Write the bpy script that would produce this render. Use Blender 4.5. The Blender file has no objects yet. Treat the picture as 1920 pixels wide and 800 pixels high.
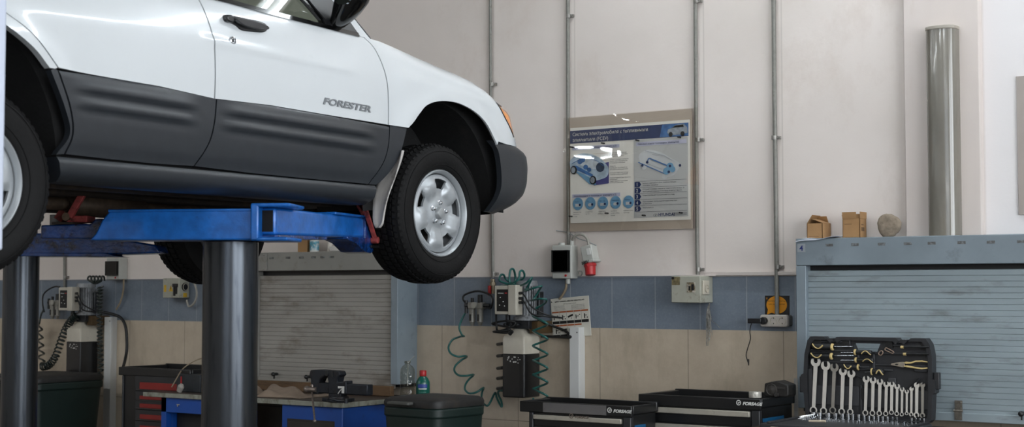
import bpy, bmesh, math, random
from mathutils import Vector, Matrix, Euler, geometry
random.seed(7)
PI=math.pi
COL=bpy.context.scene.collection
# ---------------------------------------------------------------- camera model (1920x800 frame)
F=2800.0; CAM=Vector((0,0,1.55)); YAW=math.atan2(2800,4050); PIT=math.atan2(145,2800)
def ray(px,py):
    x=(px-960)/F; u=(400-py)/F
    f=math.cos(PIT)-u*math.sin(PIT); z=math.sin(PIT)+u*math.cos(PIT)
    return Vector((x*math.cos(YAW)-f*math.sin(YAW), x*math.sin(YAW)+f*math.cos(YAW), z))
def at(px,py,X=None,Y=None,Z=None):
    d=ray(px,py)
    t=(X-CAM.x)/d.x if X is not None else (Y-CAM.y)/d.y if Y is not None else (Z-CAM.z)/d.z
    return CAM+d*t
# ---------------------------------------------------------------- materials
def lin(c):
    if isinstance(c,str):
        c=[int(c[i:i+2],16)/255 for i in (0,2,4)]
    return tuple(((v/12.92) if v<=.04045 else ((v+.055)/1.055)**2.4) for v in c)+(1,)
MATS={}
def mat(name,col,rough=.5,metal=0.,var=.12,vs=6.,bump=0.,bs=60.,dirt=None,dth=.55,ds=5.,damt=.6,coat=0.,spec=.5,stretch=(1,1,1)):
    if name in MATS: return MATS[name]
    m=bpy.data.materials.new(name); m.use_nodes=True; nt=m.node_tree; N=nt.nodes; L=nt.links
    b=N['Principled BSDF']; b.inputs['Roughness'].default_value=rough; b.inputs['Metallic'].default_value=metal
    b.inputs['Specular IOR Level'].default_value=spec
    b.inputs['Coat Weight'].default_value=coat; b.inputs['Coat Roughness'].default_value=.06
    tc=N.new('ShaderNodeTexCoord'); mp=N.new('ShaderNodeMapping'); mp.inputs['Scale'].default_value=stretch
    L.new(tc.outputs['Object'],mp.inputs['Vector'])
    c=lin(col)
    n=N.new('ShaderNodeTexNoise'); n.inputs['Scale'].default_value=vs; n.inputs['Detail'].default_value=5
    L.new(mp.outputs[0],n.inputs['Vector'])
    r=N.new('ShaderNodeMapRange'); r.inputs[1].default_value=.3; r.inputs[2].default_value=.7
    r.inputs[3].default_value=1-var; r.inputs[4].default_value=1+var
    L.new(n.outputs[0],r.inputs[0])
    mx=N.new('ShaderNodeMix'); mx.data_type='RGBA'; mx.blend_type='MULTIPLY'; mx.inputs[0].default_value=1
    mx.inputs[6].default_value=c; L.new(r.outputs[0],mx.inputs[7])
    out=mx.outputs[2]
    if dirt:
        n2=N.new('ShaderNodeTexNoise'); n2.inputs['Scale'].default_value=ds; n2.inputs['Detail'].default_value=8; n2.inputs['Roughness'].default_value=.65
        L.new(mp.outputs[0],n2.inputs['Vector'])
        r2=N.new('ShaderNodeMapRange'); r2.inputs[1].default_value=dth; r2.inputs[2].default_value=dth+.14
        r2.inputs[3].default_value=0; r2.inputs[4].default_value=damt
        L.new(n2.outputs[0],r2.inputs[0])
        m2=N.new('ShaderNodeMix'); m2.data_type='RGBA'; L.new(r2.outputs[0],m2.inputs[0]); L.new(out,m2.inputs[6]); m2.inputs[7].default_value=lin(dirt)
        out=m2.outputs[2]
    L.new(out,b.inputs['Base Color'])
    if bump:
        n3=N.new('ShaderNodeTexNoise'); n3.inputs['Scale'].default_value=bs; n3.inputs['Detail'].default_value=4
        L.new(mp.outputs[0],n3.inputs['Vector'])
        bp=N.new('ShaderNodeBump'); bp.inputs['Strength'].default_value=bump; bp.inputs['Distance'].default_value=.004
        L.new(n3.outputs[0],bp.inputs['Height']); L.new(bp.outputs[0],b.inputs['Normal'])
    MATS[name]=m; return m
def glass(name,col,rough=.03,alpha=None,bump=0,bs=8,ior=1.45):
    m=bpy.data.materials.new(name); m.use_nodes=True; N=m.node_tree.nodes; L=m.node_tree.links
    N.remove(N['Principled BSDF']); out=N['Material Output']
    t=N.new('ShaderNodeBsdfTransparent'); t.inputs[0].default_value=lin(col)
    g=N.new('ShaderNodeBsdfGlossy'); g.inputs['Roughness'].default_value=rough
    lw=N.new('ShaderNodeLayerWeight'); lw.inputs[0].default_value=.5
    f=N.new('ShaderNodeMath'); f.operation='POWER'; L.new(lw.outputs['Facing'],f.inputs[0]); f.inputs[1].default_value=4.5
    f2=N.new('ShaderNodeMapRange'); L.new(f.outputs[0],f2.inputs[0]); f2.inputs[3].default_value=.05; f2.inputs[4].default_value=1
    mx=N.new('ShaderNodeMixShader'); L.new(f2.outputs[0],mx.inputs[0]); L.new(t.outputs[0],mx.inputs[1]); L.new(g.outputs[0],mx.inputs[2])
    L.new(mx.outputs[0],out.inputs['Surface'])
    if bump:
        tc=N.new('ShaderNodeTexCoord'); n3=N.new('ShaderNodeTexNoise'); n3.inputs['Scale'].default_value=bs; n3.inputs['Detail'].default_value=1
        L.new(tc.outputs['Object'],n3.inputs['Vector'])
        bp=N.new('ShaderNodeBump'); bp.inputs['Strength'].default_value=bump; bp.inputs['Distance'].default_value=.05
        L.new(n3.outputs[0],bp.inputs['Height']); L.new(bp.outputs[0],g.inputs['Normal'])
    MATS[name]=m; return m
# ---------------------------------------------------------------- objects
ORG={}
def props(o,label=None,cat=None,group=None,kind=None):
    if label: o['label']=label
    if cat: o['category']=cat
    if group: o['group']=group
    if kind: o['kind']=kind
    return o
def thing(name,label,cat,loc,group=None,local=False):
    o=bpy.data.objects.new(name,None); COL.objects.link(o); o.location=loc; o.empty_display_size=.1
    ORG[o]=Vector((0,0,0)) if local else Vector(loc)
    return props(o,label,cat,group)
def link(name,me,m,parent=None,base=None):
    o=bpy.data.objects.new(name,me); COL.objects.link(o)
    if m: me.materials.append(m)
    if parent is not None:
        off=ORG[parent]; o.parent=parent; ORG[o]=off
        if off.length: me.transform(Matrix.Translation(-off))
    else:
        if len(me.vertices):
            xs=[v.co for v in me.vertices]
            lo=Vector([min(v[i] for v in xs) for i in range(3)]); hi=Vector([max(v[i] for v in xs) for i in range(3)])
            b=Vector(((lo.x+hi.x)/2,(lo.y+hi.y)/2,lo.z))
        else: b=Vector()
        me.transform(Matrix.Translation(-b)); o.location=b; ORG[o]=b
    return o
def cr(pts,n=6,closed=False):
    P=[Vector(p) for p in pts]; out=[]; k=len(P)
    rng=range(k if closed else k-1)
    for i in rng:
        p1,p2=P[i],P[(i+1)%k]
        p0=P[(i-1)%k] if (closed or i>0) else p1*2-p2
        p3=P[(i+2)%k] if (closed or i<k-2) else p2*2-p1
        for j in range(n):
            t=j/n
            out.append(.5*((2*p1)+(p2-p0)*t+(2*p0-5*p1+4*p2-p3)*t*t+(3*p1-p0-3*p2+p3)*t**3))
    if not closed: out.append(P[-1])
    return out
class MB:
    def __init__(s): s.bm=bmesh.new()
    def verts(s,co): return [s.bm.verts.new(c) for c in co]
    def face(s,vs):
        try: return s.bm.faces.new(vs)
        except ValueError: return None
    def box(s,x0,x1,y0,y1,z0,z1,M=None):
        c=[Vector((x,y,z)) for x in (x0,x1) for y in (y0,y1) for z in (z0,z1)]
        if M: c=[M@v for v in c]
        v=s.verts(c)
        for f in ((0,1,3,2),(4,6,7,5),(0,4,5,1),(2,3,7,6),(0,2,6,4),(1,5,7,3)): s.face([v[i] for i in f])
        return s
    def cyl(s,a,b,r,r2=None,n=16,cap=True):
        a=Vector(a);b=Vector(b);r2=r if r2 is None else r2
        d=(b-a).normalized(); u=d.orthogonal().normalized(); w=d.cross(u)
        A=s.verts([a+(u*math.cos(2*PI*i/n)+w*math.sin(2*PI*i/n))*r for i in range(n)])
        B=s.verts([b+(u*math.cos(2*PI*i/n)+w*math.sin(2*PI*i/n))*r2 for i in range(n)])
        for i in range(n): s.face([A[i],A[(i+1)%n],B[(i+1)%n],B[i]])
        if cap: s.face(A[::-1]); s.face(B)
        return s
    def tube(s,pts,r,n=8,cap=True,closed=False):
        P=[Vector(p) for p in pts]; rings=[]; k=len(P); u=None
        for i,p in enumerate(P):
            if closed: d=(P[(i+1)%k]-P[i-1]).normalized()
            else: d=(P[min(i+1,k-1)]-P[max(i-1,0)]).normalized()
            if u is None: u=d.orthogonal().normalized()
            u=(u-d*u.dot(d))
            if u.length<1e-5: u=d.orthogonal()
            u.normalize(); w=d.cross(u)
            rr=r[i] if isinstance(r,(list,tuple)) else r
            rings.append(s.verts([p+(u*math.cos(2*PI*j/n)+w*math.sin(2*PI*j/n))*rr for j in range(n)]))
        m=k if closed else k-1
        for i in range(m):
            A=rings[i];B=rings[(i+1)%k]
            for j in range(n): s.face([A[j],A[(j+1)%n],B[(j+1)%n],B[j]])
        if cap and not closed: s.face(rings[0][::-1]); s.face(rings[-1])
        return s
    def lathe(s,prof,M,n=32,close=False,cap=True):
        rings=[]
        for r,h in prof: rings.append(s.verts([M@Vector((r*math.cos(2*PI*j/n),r*math.sin(2*PI*j/n),h)) for j in range(n)]))
        for i in range(len(rings)-1):
            A=rings[i];B=rings[i+1]
            for j in range(n): s.face([A[j],A[(j+1)%n],B[(j+1)%n],B[j]])
        if close:
            A=rings[-1];B=rings[0]
            for j in range(n): s.face([A[j],A[(j+1)%n],B[(j+1)%n],B[j]])
        elif cap: s.face(rings[0][::-1]); s.face(rings[-1])
        return s
    def prism(s,poly,axis,a,b,M=None):
        """poly of 2-D points, extruded from a to b along axis (0,1,2)."""
        def mk(p,h):
            v=[0,0,0]; o=[i for i in range(3) if i!=axis]; v[o[0]]=p[0]; v[o[1]]=p[1]; v[axis]=h
            v=Vector(v); return M@v if M else v
        A=s.verts([mk(p,a) for p in poly]); B=s.verts([mk(p,b) for p in poly]); n=len(poly)
        s.face(A[::-1]); s.face(B)
        for i in range(n): s.face([A[i],A[(i+1)%n],B[(i+1)%n],B[i]])
        return s
    def ring(s,outer,inner,axis,a,b):
        def mk(p,h):
            v=[0,0,0]; o=[i for i in range(3) if i!=axis]; v[o[0]]=p[0]; v[o[1]]=p[1]; v[axis]=h; return v
        n=len(outer)
        R=[s.verts([mk(p,h) for p in q]) for q in (outer,inner) for h in (a,b)]
        for i in range(n):
            j=(i+1)%n
            s.face([R[0][i],R[0][j],R[1][j],R[1][i]]); s.face([R[2][i],R[3][i],R[3][j],R[2][j]])
            s.face([R[0][i],R[2][i],R[2][j],R[0][j]]); s.face([R[1][i],R[1][j],R[3][j],R[3][i]])
        return s
    def grid(s,f,nu,nv):
        V=[[s.bm.verts.new(f(i/nu,j/nv)) for j in range(nv+1)] for i in range(nu+1)]
        for i in range(nu):
            for j in range(nv): s.face([V[i][j],V[i+1][j],V[i+1][j+1],V[i][j+1]])
        return s
    def ball(s,c,r,sc=(1,1,1),u=16,v=10,M=None):
        T=Matrix.Translation(c)@(M or Matrix())@Matrix.Diagonal((*[r*k for k in sc],1))
        bmesh.ops.create_uvsphere(s.bm,u_segments=u,v_segments=v,radius=1,matrix=T); return s
    def build(s,name,m,parent=None,smooth=35,bevel=0,seg=2,solid=0,subsurf=0,**pr):
        bmesh.ops.recalc_face_normals(s.bm,faces=s.bm.faces)
        me=bpy.data.meshes.new(name); s.bm.to_mesh(me); s.bm.free()
        o=link(name,me,m,parent)
        if smooth:
            me.shade_smooth(); me.set_sharp_from_angle(angle=math.radians(smooth))
        if solid:
            md=o.modifiers.new('s','SOLIDIFY'); md.thickness=solid; md.offset=0
        if bevel:
            md=o.modifiers.new('b','BEVEL'); md.width=bevel; md.segments=seg; md.limit_method='ANGLE'; md.angle_limit=math.radians(40)
        if subsurf:
            md=o.modifiers.new('ss','SUBSURF'); md.levels=subsurf; md.render_levels=subsurf
        return props(o,**pr)
def builds(mb,name,m,parent,**k):
    """every loose piece becomes a part of its own"""
    bm=mb.bm; seen=set(); out=[]
    for v0 in list(bm.verts):
        if v0 in seen: continue
        st=[v0]; comp=[]; seen.add(v0)
        while st:
            v=st.pop(); comp.append(v)
            for e in v.link_edges:
                w=e.other_vert(v)
                if w not in seen: seen.add(w); st.append(w)
        n=MB(); mp={v:n.bm.verts.new(v.co) for v in comp}
        for f in {f for v in comp for f in v.link_faces}: n.face([mp[v] for v in f.verts])
        out.append(n.build(name,m,parent,**k))
    bm.free(); return out
def text(name,s,size,m,parent,M,depth=.0008,bold=0,align='LEFT',shear=0,sx=1.,**pr):
    if any(ord(k)>0x400 for k in s): s=s.translate(str.maketrans('аеёорсухАВЕКМНОРСТХ','aeëopcyxABEKMHOPCTX')); bold=0; depth=0
    c=bpy.data.curves.new('t','FONT'); c.body=s; c.size=size; c.extrude=depth; c.offset=bold; c.align_x=align; c.shear=shear; c.resolution_u=5
    o=bpy.data.objects.new('t',c); COL.objects.link(o)
    dg=bpy.context.evaluated_depsgraph_get(); me=bpy.data.meshes.new_from_object(o.evaluated_get(dg))
    bpy.data.objects.remove(o); bpy.data.curves.remove(c)
    if depth==0:
        b_=bmesh.new(); b_.from_mesh(me); bmesh.ops.delete(b_,geom=[f for f in b_.faces if f.normal.z<0],context='FACES'); b_.to_mesh(me); b_.free()
    me.transform(Matrix.Diagonal((sx,1,1,1))); me.transform(M); me.materials.clear()
    return props(link(name,me,m,parent),**pr)
def wallM(x,y,z,rot=0):          # text/decals on a surface facing -Y
    return Matrix.Translation((x,y,z))@Matrix.Rotation(PI/2,4,'X')@Matrix.Rotation(rot,4,'Z')
def struct(o): o['kind']='structure'; return o
def deepcopy(r,loc=None,label=None,group=None):
    def cp(o,par):
        c=o.copy(); COL.objects.link(c); c.parent=par
        for ch in o.children: cp(ch,c)
        return c
    c=cp(r,None)
    if loc is not None: c.location=loc
    if label: c['label']=label
    if group: c['group']=group
    return c
def rrect(x0,x1,z0,z1,r,n=4):
    out=[]
    for cx,cz,a in ((x1-r,z0+r,-PI/2),(x1-r,z1-r,0),(x0+r,z1-r,PI/2),(x0+r,z0+r,PI)):
        for i in range(n+1):
            t=a+i*PI/2/n; out.append((cx+r*math.cos(t),cz+r*math.sin(t)))
    return out
def circ(cx,cz,r,n=24,rz=None,a0=0): return [(cx+r*math.cos(a0+2*PI*i/n),cz+(rz or r)*math.sin(a0+2*PI*i/n)) for i in range(n)]

# palette
WHITEP=mat('white_paint','cdd2d5',.22,0,.02,2,coat=.6,dirt='a9adb0',dth=.66,ds=9,damt=.25)
CLAD=mat('grey_cladding','262a2f',.38,0,.08,25,bump=.12,bs=600)
BLACKP=mat('black_plastic','131416',.4,0,.15,20)
GLOSSBLK=mat('gloss_black','08090a',.12,0,.05,20,coat=.5)
RUBBER=mat('tyre_rubber','0a0a0b',.7,0,.2,18,bump=.25,bs=90,dirt='161514',dth=.6,damt=.5,spec=.25)
LINER=mat('wheel_arch_liner','0b0b0c',.85,0,.3,12,bump=.5,bs=60,dirt='2b2622',dth=.62,damt=.5)
STEELW=mat('painted_steel_wheel','a9aeb2',.36,.35,.05,15,dirt='6e6a66',dth=.68,ds=14,damt=.4)
CHROME=mat('chrome','c9cccf',.16,1,.05,20)
SATIN=mat('satin_steel','dedad2',.36,.30,.06,30,dirt='a79c88',dth=.66,ds=18,damt=.35)
BLUE=mat('blue_lift_paint','1560b0',.3,.1,.24,18,coat=.35,bump=.35,bs=35,dirt='141c2c',dth=.63,ds=22,damt=.75)
BLUED=mat('greasy_blue_paint','103a78',.2,.1,.35,20,coat=.5,bump=1.6,bs=40,dirt='0c1018',dth=.5,ds=16,damt=.85)
REDR=mat('rusty_red_paint','96403e',.6,.1,.25,30,bump=.4,bs=80,dirt='2a1512',dth=.52,ds=25,damt=.85)
PISTON=mat('oily_steel_piston','43474c',.27,.9,.12,8,bump=.02,bs=30,stretch=(4,4,.4),dirt='1d222b',dth=.55,ds=9,damt=.6)
UNDER=mat('underbody_grime','231b15',.85,.0,.4,12,bump=.8,bs=50,dirt='3f3122',dth=.52,ds=10,damt=.7)
E_WIN=135; E_FRONT=650; E_TUBE=16; EXPO=0.90
# ================================================================= SETTING
def wallmat():
    m=bpy.data.materials.new('garage_wall'); m.use_nodes=True; nt=m.node_tree; N=nt.nodes; L=nt.links; b=N['Principled BSDF']
    tc=N.new('ShaderNodeNewGeometry'); sp=N.new('ShaderNodeSeparateXYZ'); L.new(tc.outputs['Position'],sp.inputs[0])
    def M(op,a,b_=None,c=None):
        n=N.new('ShaderNodeMath'); n.operation=op
        for i,v in enumerate((a,b_,c)):
            if v is None: continue
            if isinstance(v,(int,float)): n.inputs[i].default_value=v
            else: L.new(v,n.inputs[i])
        return n.outputs[0]
    def noise(scale,detail=4,rough=.5,st=(1,1,1)):
        mp=N.new('ShaderNodeMapping'); mp.inputs['Scale'].default_value=st; L.new(tc.outputs['Position'],mp.inputs[0])
        n=N.new('ShaderNodeTexNoise'); n.inputs['Scale'].default_value=scale; n.inputs['Detail'].default_value=detail; n.inputs['Roughness'].default_value=rough; L.new(mp.outputs[0],n.inputs['Vector']); return n.outputs[0]
    def mix(f,a,c,bt='MIX'):
        n=N.new('ShaderNodeMix'); n.data_type='RGBA'; n.blend_type=bt
        for i,v in ((0,f),(6,a),(7,c)):
            if isinstance(v,(int,float)): n.inputs[i].default_value=v
            elif isinstance(v,tuple): n.inputs[i].default_value=v
            else: L.new(v,n.inputs[i])
        return n.outputs[2]
    def rng(x,a,b_,c,d):
        n=N.new('ShaderNodeMapRange'); L.new(x,n.inputs[0])
        for i,v in enumerate((a,b_,c,d)): n.inputs[i+1].default_value=v
        return n.outputs[0]
    x,z=sp.outputs[0],sp.outputs[2]
    n1=noise(1.1,5); n2=noise(9,8,.7); n3=noise(70,3)
    plaster=mix(rng(n1,.35,.65,0,1),lin('d6cdc6'),lin('e3dad4'))
    # pinkish repaired patches and stains
    st=noise(2.2,9,.72,(1,1,.7)); plaster=mix(rng(st,.56,.70,0,.35),plaster,lin('c6b8ad'))
    dm=noise(1.7,9,.8,(1,1,2)); low=rng(z,1.6,2.1,1,0)
    plaster=mix(M('MULTIPLY',low,rng(dm,.52,.66,0,.5)),plaster,lin('e4ded9'))
    spk=noise(26,6,.8); plaster=mix(rng(spk,.71,.75,0,.6),plaster,lin('8d8077'))
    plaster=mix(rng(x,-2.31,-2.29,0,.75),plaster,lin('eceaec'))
    # vertical board seams of the lining
    for sx in (-5.36,-4.765,-3.905,-3.43):
        plaster=mix(rng(M('ABSOLUTE',M('SUBTRACT',x,sx+.035)),.002,.006,.35,0),plaster,lin('a39a93'))
    blue=mix(rng(n2,.3,.7,0,1),lin('67727f'),lin('77818d')); blue=mix(rng(n3,.5,.7,0,.3),blue,lin('87909a'))
    jx=M('ABSOLUTE',M('SUBTRACT',M('FRACT',M('DIVIDE',M('ADD',x,4.477+.287*20.5),.287)),.5))
    blue=mix(rng(jx,.004,.009,.75,0),blue,lin('a9adb0'))
    n4=noise(5,9,.7,(1,1,.35))
    beige=mix(rng(n2,.3,.7,0,1),lin('b5a794'),lin('c4b7a3')); beige=mix(rng(n4,.5,.72,0,.45),beige,lin('8d806d'))
    jb=M('ABSOLUTE',M('SUBTRACT',M('FRACT',M('DIVIDE',M('ADD',x,4.56+.58*20.5),.58)),.5))
    jz=M('ABSOLUTE',M('SUBTRACT',z,.765))
    jj=M('MAXIMUM',rng(jb,.002,.005,1,0),rng(jz,.0015,.003,1,0))
    beige=mix(M('MULTIPLY',jj,.75),beige,lin('6b6053'))
    c=mix(rng(z,1.3325,1.3335,0,1),beige,blue); c=mix(rng(z,1.6295,1.6305,0,1),c,plaster)
    L.new(c,b.inputs['Base Color'])
    L.new(rng(z,1.629,1.631,.42,.75),b.inputs['Roughness'])
    bp=N.new('ShaderNodeBump'); bp.inputs['Strength'].default_value=.25; bp.inputs['Distance'].default_value=.01
    L.new(M('ADD',M('MULTIPLY',noise(6,6,.6),.8),M('MULTIPLY',n3,.12)),bp.inputs['Height']); L.new(bp.outputs[0],b.inputs['Normal'])
    return m
WALL=wallmat()
PLAST=mat('plain_plaster','c8c0b8',.8,0,.06,2,bump=.1,bs=20)
CEILM=mat('ceiling_paint','b9b7b2',.9,0,.05,2)
FLOORM=mat('oily_concrete','55524d',.55,0,.25,2,bump=.2,bs=30,dirt='22201e',dth=.55,ds=1.5,damt=.6)
WY=7.5
struct(MB().box(-15,5.2,WY,WY+.2,0,5).build('wall_back',WALL))
struct(MB().box(-15,5.2,-5.2,WY+.2,-.1,0).build('floor',FLOORM))
struct(MB().box(-15,5.2,-5.2,WY+.2,5,5.1).build('ceiling',CEILM))
struct(MB().box(-15.2,-15,-5.2,WY+.2,0,5).build('wall_left',PLAST))
w=MB()
for x0_,x1_,z0_,z1_ in ((-15,-1.2,0,5),(-1.2,4.4,0,1.4),(-1.2,4.4,4.4,5),(4.4,5.2,0,5)): w.box(x0_,x1_,-5.4,-5.2,z0_,z1_)
struct(w.build('wall_front',PLAST))
struct(MB().box(-1.2,4.4,-5.32,-5.26,1.4,1.48).box(-1.2,4.4,-5.32,-5.26,4.32,4.4).box(-1.2,-1.12,-5.32,-5.26,1.4,4.4).box(4.32,4.4,-5.32,-5.26,1.4,4.4).box(1.57,1.63,-5.31,-5.27,1.4,4.4).box(-1.2,4.4,-5.31,-5.27,2.9,2.95).build('window_3',mat('window_frame','d8d8d6',.5)))  # added unseen window behind the camera, lights the back wall
w=MB()          # right wall with two tall gate windows
for y0,y1,z0,z1 in ((-5.2,-2.2,0,5),(-2.2,5.6,0,.9),(-2.2,5.6,4.3,5),(1.5,1.9,.9,4.3),(5.6,WY+.2,0,5)): w.box(5,5.2,y0,y1,z0,z1)
struct(w.build('wall_right',PLAST))
FRAMEM=mat('window_frame','d8d8d6',.5)
for k,(a,b_) in enumerate(((-2.2,1.5),(1.9,5.6))):
    f=MB(); f.box(5.05,5.12,a,b_,.9,.98).box(5.05,5.12,a,b_,4.22,4.3).box(5.05,5.12,a,a+.08,.9,4.3).box(5.05,5.12,b_-.08,b_,.9,4.3)
    for q in (1,2): f.box(5.06,5.11,a+(b_-a)*q/3-.03,a+(b_-a)*q/3+.03,.9,4.3)
    f.box(5.06,5.11,a,b_,2.55,2.61)
    fo=struct(f.build('window_%d'%(k+1),FRAMEM))
# pilaster, ledge over the tiles
PIL=mat('pilaster_plaster','d6ccc6',.7,0,.04,2,bump=.2,bs=8,dirt='bfae9f',dth=.6,ds=2.5,damt=.35,stretch=(2,1,.6))
struct(MB().box(-2.69,-2.30,WY-.06,WY,1.62,5).build('trim_1',PIL,bevel=.006))
LEDGE=mat('ledge_paint','c9c0ba',.6,0,.05,3)
struct(MB().box(-3.86,-3.2,WY-.025,WY,1.634,1.655).build('trim_2',LEDGE,bevel=.003))
struct(MB().box(-5.9,-3.86,WY-.006,WY,1.628,1.636).box(-12,-7.3,WY-.006,WY,1.628,1.636).build('trim_3',mat('tile_edge','7d8087',.5)))
# pale upright duct at the near left
DUCT=mat('pale_blue_white_paint','c3cbdc',.5,0,.03,3)
t=thing('ventilation_duct','pale blue-white upright square duct hanging in front of the rear wheel at the left','duct',(0,0,0))
t.location=(0,0,1.67); ORG[t]=Vector((0,0,1.67))
e=at(8,300,Y=4.0)
e=CAM+ray(9,300)*4.45
MB().box(e.x-.14,e.x,e.y-.14,e.y,1.67,5).build('duct_body',DUCT,t,bevel=.008)
MB().box(e.x-.16,e.x+.02,e.y-.16,e.y+.02,4.0,4.05).build('flange',DUCT,t)

# ================================================================= CONDUITS
COND=mat('grey_conduit','7b7a74',.5,.1,.15,30,dirt='4a453c',dth=.55,ds=30,damt=.5)
CONDL=mat('light_conduit','9aa0a2',.5,.1,.1,30)
CLAMP=mat('clamp_zinc','8f8d88',.4,.6,.2,40)
def conduit(pts,r,label,clamps,m=COND,mc=CLAMP):
    P=[at(px,py,Y=WY-r-.006) for px,py in pts]
    P[0].z=5.0 if pts[0][1]<=0 else P[0].z
    t=thing('conduit_pipe',label,'pipe',(P[-1].x,P[-1].y,P[-1].z),'conduits running up the wall')
    MB().tube(P,r,12).build('pipe',m,t)
    for px,py in clamps:
        c=at(px,py,Y=WY-r-.006)
        MB().cyl((c.x,c.y,c.z-.011),(c.x,c.y,c.z+.011),r*1.35,n=14).box(c.x+r,c.x+r+.02,WY-.02,WY,c.z-.008,c.z+.008).cyl((c.x+r+.01,WY-.026,c.z),(c.x+r+.01,WY-.014,c.z),.006,n=8).build('clamp',mc,t)
    return t
conduit([(918,-2),(920,200),(923,420),(924,520)],.010,'grey conduit rising from the hydraulic unit behind the car bonnet',[(922,158),(925,513)])
conduit([(1065,-2),(1065,200),(1066,440),(1066,458)],.011,'grey conduit running behind the left edge of the car poster',[(1066,30),(1066,256)])
conduit([(1304,-2),(1305,200),(1307,430),(1308,515)],.011,'grey conduit along the right edge of the car poster',[(1306,2),(1309,262),(1309,505)],m=COND)
conduit([(1451,-2),(1452,180),(1455,400),(1457,590)],.012,'grey conduit rising from the three-way socket block',[(1452,258),(1458,500)],m=COND)
conduit([(121,380),(121,540)],.010,'short grey conduit above the far left hydraulic unit',[(122,519)],m=COND)
# thin pull wires and cable clip
# ================================================================= LAMP ON THE PILASTER
def vlamp():
    a=at(1740,444,Y=WY-.12); b_=at(1797,444,Y=WY-.12); zt=at(1768,50,Y=WY-.12).z; z0=1.80
    t=thing('wall_lamp','unlit grey tubular lamp with clouded cover standing upright on the pilaster','lamp',((a.x+b_.x)/2,WY-.1,z0))
    x0,x1=a.x,b_.x-.0; w=(x1-x0)/2; cx=(x0+x1)/2
    COVER=mat('clouded_lamp_cover','77736a',.2,0,.16,5,coat=.5,stretch=(1,1,.5),dirt='6b6557',dth=.5,ds=4,damt=.5)
    prof=[(cx+w*math.cos(q)*1.0,WY-.085-.07*abs(math.sin(q))**.6) for q in [PI+i*PI/16 for i in range(17)]]
    prof=[(cx-w,WY-.06)]+prof+[(cx+w,WY-.06)]
    MB().prism([(p[0],p[1]) for p in prof],2,z0,zt-.012).build('lamp_cover',COVER,t)
    capp=[(cx+(p[0]-cx)*1.04,WY-.06+(p[1]-WY+.06)*1.05) for p in prof]
    CAPM=mat('lamp_end_cap','a49d92',.5,0,.1,10)
    MB().prism(capp,2,zt-.014,zt+.004).build('end_cap',CAPM,t,bevel=.003)
    MB().prism(capp,2,z0-.004,z0+.012).build('end_cap',CAPM,t,bevel=.003)
vlamp()
# grey plate at the right edge of the wall
a=at(1905,143,Y=WY-.01); b_=at(1905,403,Y=WY-.01)
MB().box(a.x,a.x+.22,WY-.01,WY,b_.z,a.z).build('wall_plate',mat('grey_plate','a59c95',.4,0,.05,4),bevel=.002,label='plain grey plate on the wall at the far right, right of the pilaster',cat='plate')

# ================================================================= SHUTTER CABINETS
SHF=mat('shutter_frame_paint','818d95',.45,.15,.1,5,dirt='4c4b49',dth=.6,ds=7,damt=.5,bump=.05,bs=20)
SHS=mat('shutter_slat_paint','93a0a6',.42,.15,.10,3,dirt='5f5d57',dth=.56,ds=5,damt=.5,stretch=(.8,1,2.5))
SHSL=mat('worn_shutter_slat','98958f',.5,.1,.12,3,dirt='5d5145',dth=.53,ds=3.5,damt=.6,stretch=(.8,1,1.8))
SHFL=mat('worn_shutter_frame','8d8c87',.5,.1,.1,5,dirt='5f564b',dth=.58,ds=8,damt=.6)
SLOTM=mat('greasy_slot','5d5d5c',.8,0,.4,40,dirt='85898c',dth=.48,ds=50,damt=.9)
def shutter_cabinet(x0,x1,zt,zh,z0,label,mf,ms,slots,stile=.055,latches=(),nm='shutter_cabinet',right=True):
    yf=7.3
    t=thing(nm,label,'cabinet',((x0+x1)/2,7.4,z0))
    MB().box(x0,x1,yf,WY,zh,zt).build('header',mf,t,bevel=.004)
    MB().box(x0,x0+stile,yf,WY,z0,zh-.001).build('side_post',mf,t,bevel=.003)
    MB().box(x1-stile,x1,yf,WY,z0,zh-.001).build('side_post',SHF,t,bevel=.003)
    # curtain of slats: one mesh with a real interlocking profile
    pitch=.0286; n=int((zh-z0)/pitch)+1; prof=[]
    for i in range(n):
        zb=z0+i*pitch
        for dz,dy in ((0,.006),(.0006,.0006),(.0014,0),(.0266,0),(.0274,.0006),(.0280,.006)):
            if zb+dz<zh-.004: prof.append((yf+.03+dy,zb+dz))
    m=MB(); A=m.verts([(x0+stile-.002,y,z) for y,z in prof]); B=m.verts([(x1-stile+.002,y,z) for y,z in prof])
    for i in range(len(prof)-1): m.face([A[i],B[i],B[i+1],A[i+1]])
    m.build('shutter_curtain',ms,t,smooth=0)
    MB().box(x0+stile-.002,x1-stile+.002,yf+.018,yf+.05,z0-.03,z0+.012).build('bottom_rail',ms,t,bevel=.003)
    MB().box(x0+.01,x1-.01,yf+.06,WY,z0-.02,zh).build('carcass',BLACKP,t)
    for sx in slots: MB().box(sx-.020,sx+.020,yf-.0012,yf+.004,zt-.044,zt-.030).build('vent_slot',SLOTM,t)
    return t
RS=shutter_cabinet(-3.235,-1.0,1.824,1.682,.94,'blue-grey roller shutter cabinet behind the wrench set, number 4 on its corner',SHF,SHS,[at(px,459,Y=7.3).x for px in (1555,1603,1653,1702,1747,1803,1858,1915)]+[-1.9,-1.75,-1.6,-1.45,-1.3])
LS=shutter_cabinet(-7.19,-5.918,1.806,1.682,.965,'worn grey-brown roller shutter cabinet behind the bench vice',SHFL,SHSL,[at(px,487,Y=7.3).x for px in (509,540,565,588,605,622)])
RIV=mat('dark_latch_metal','4a4742',.45,.6,.2,60)
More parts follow.
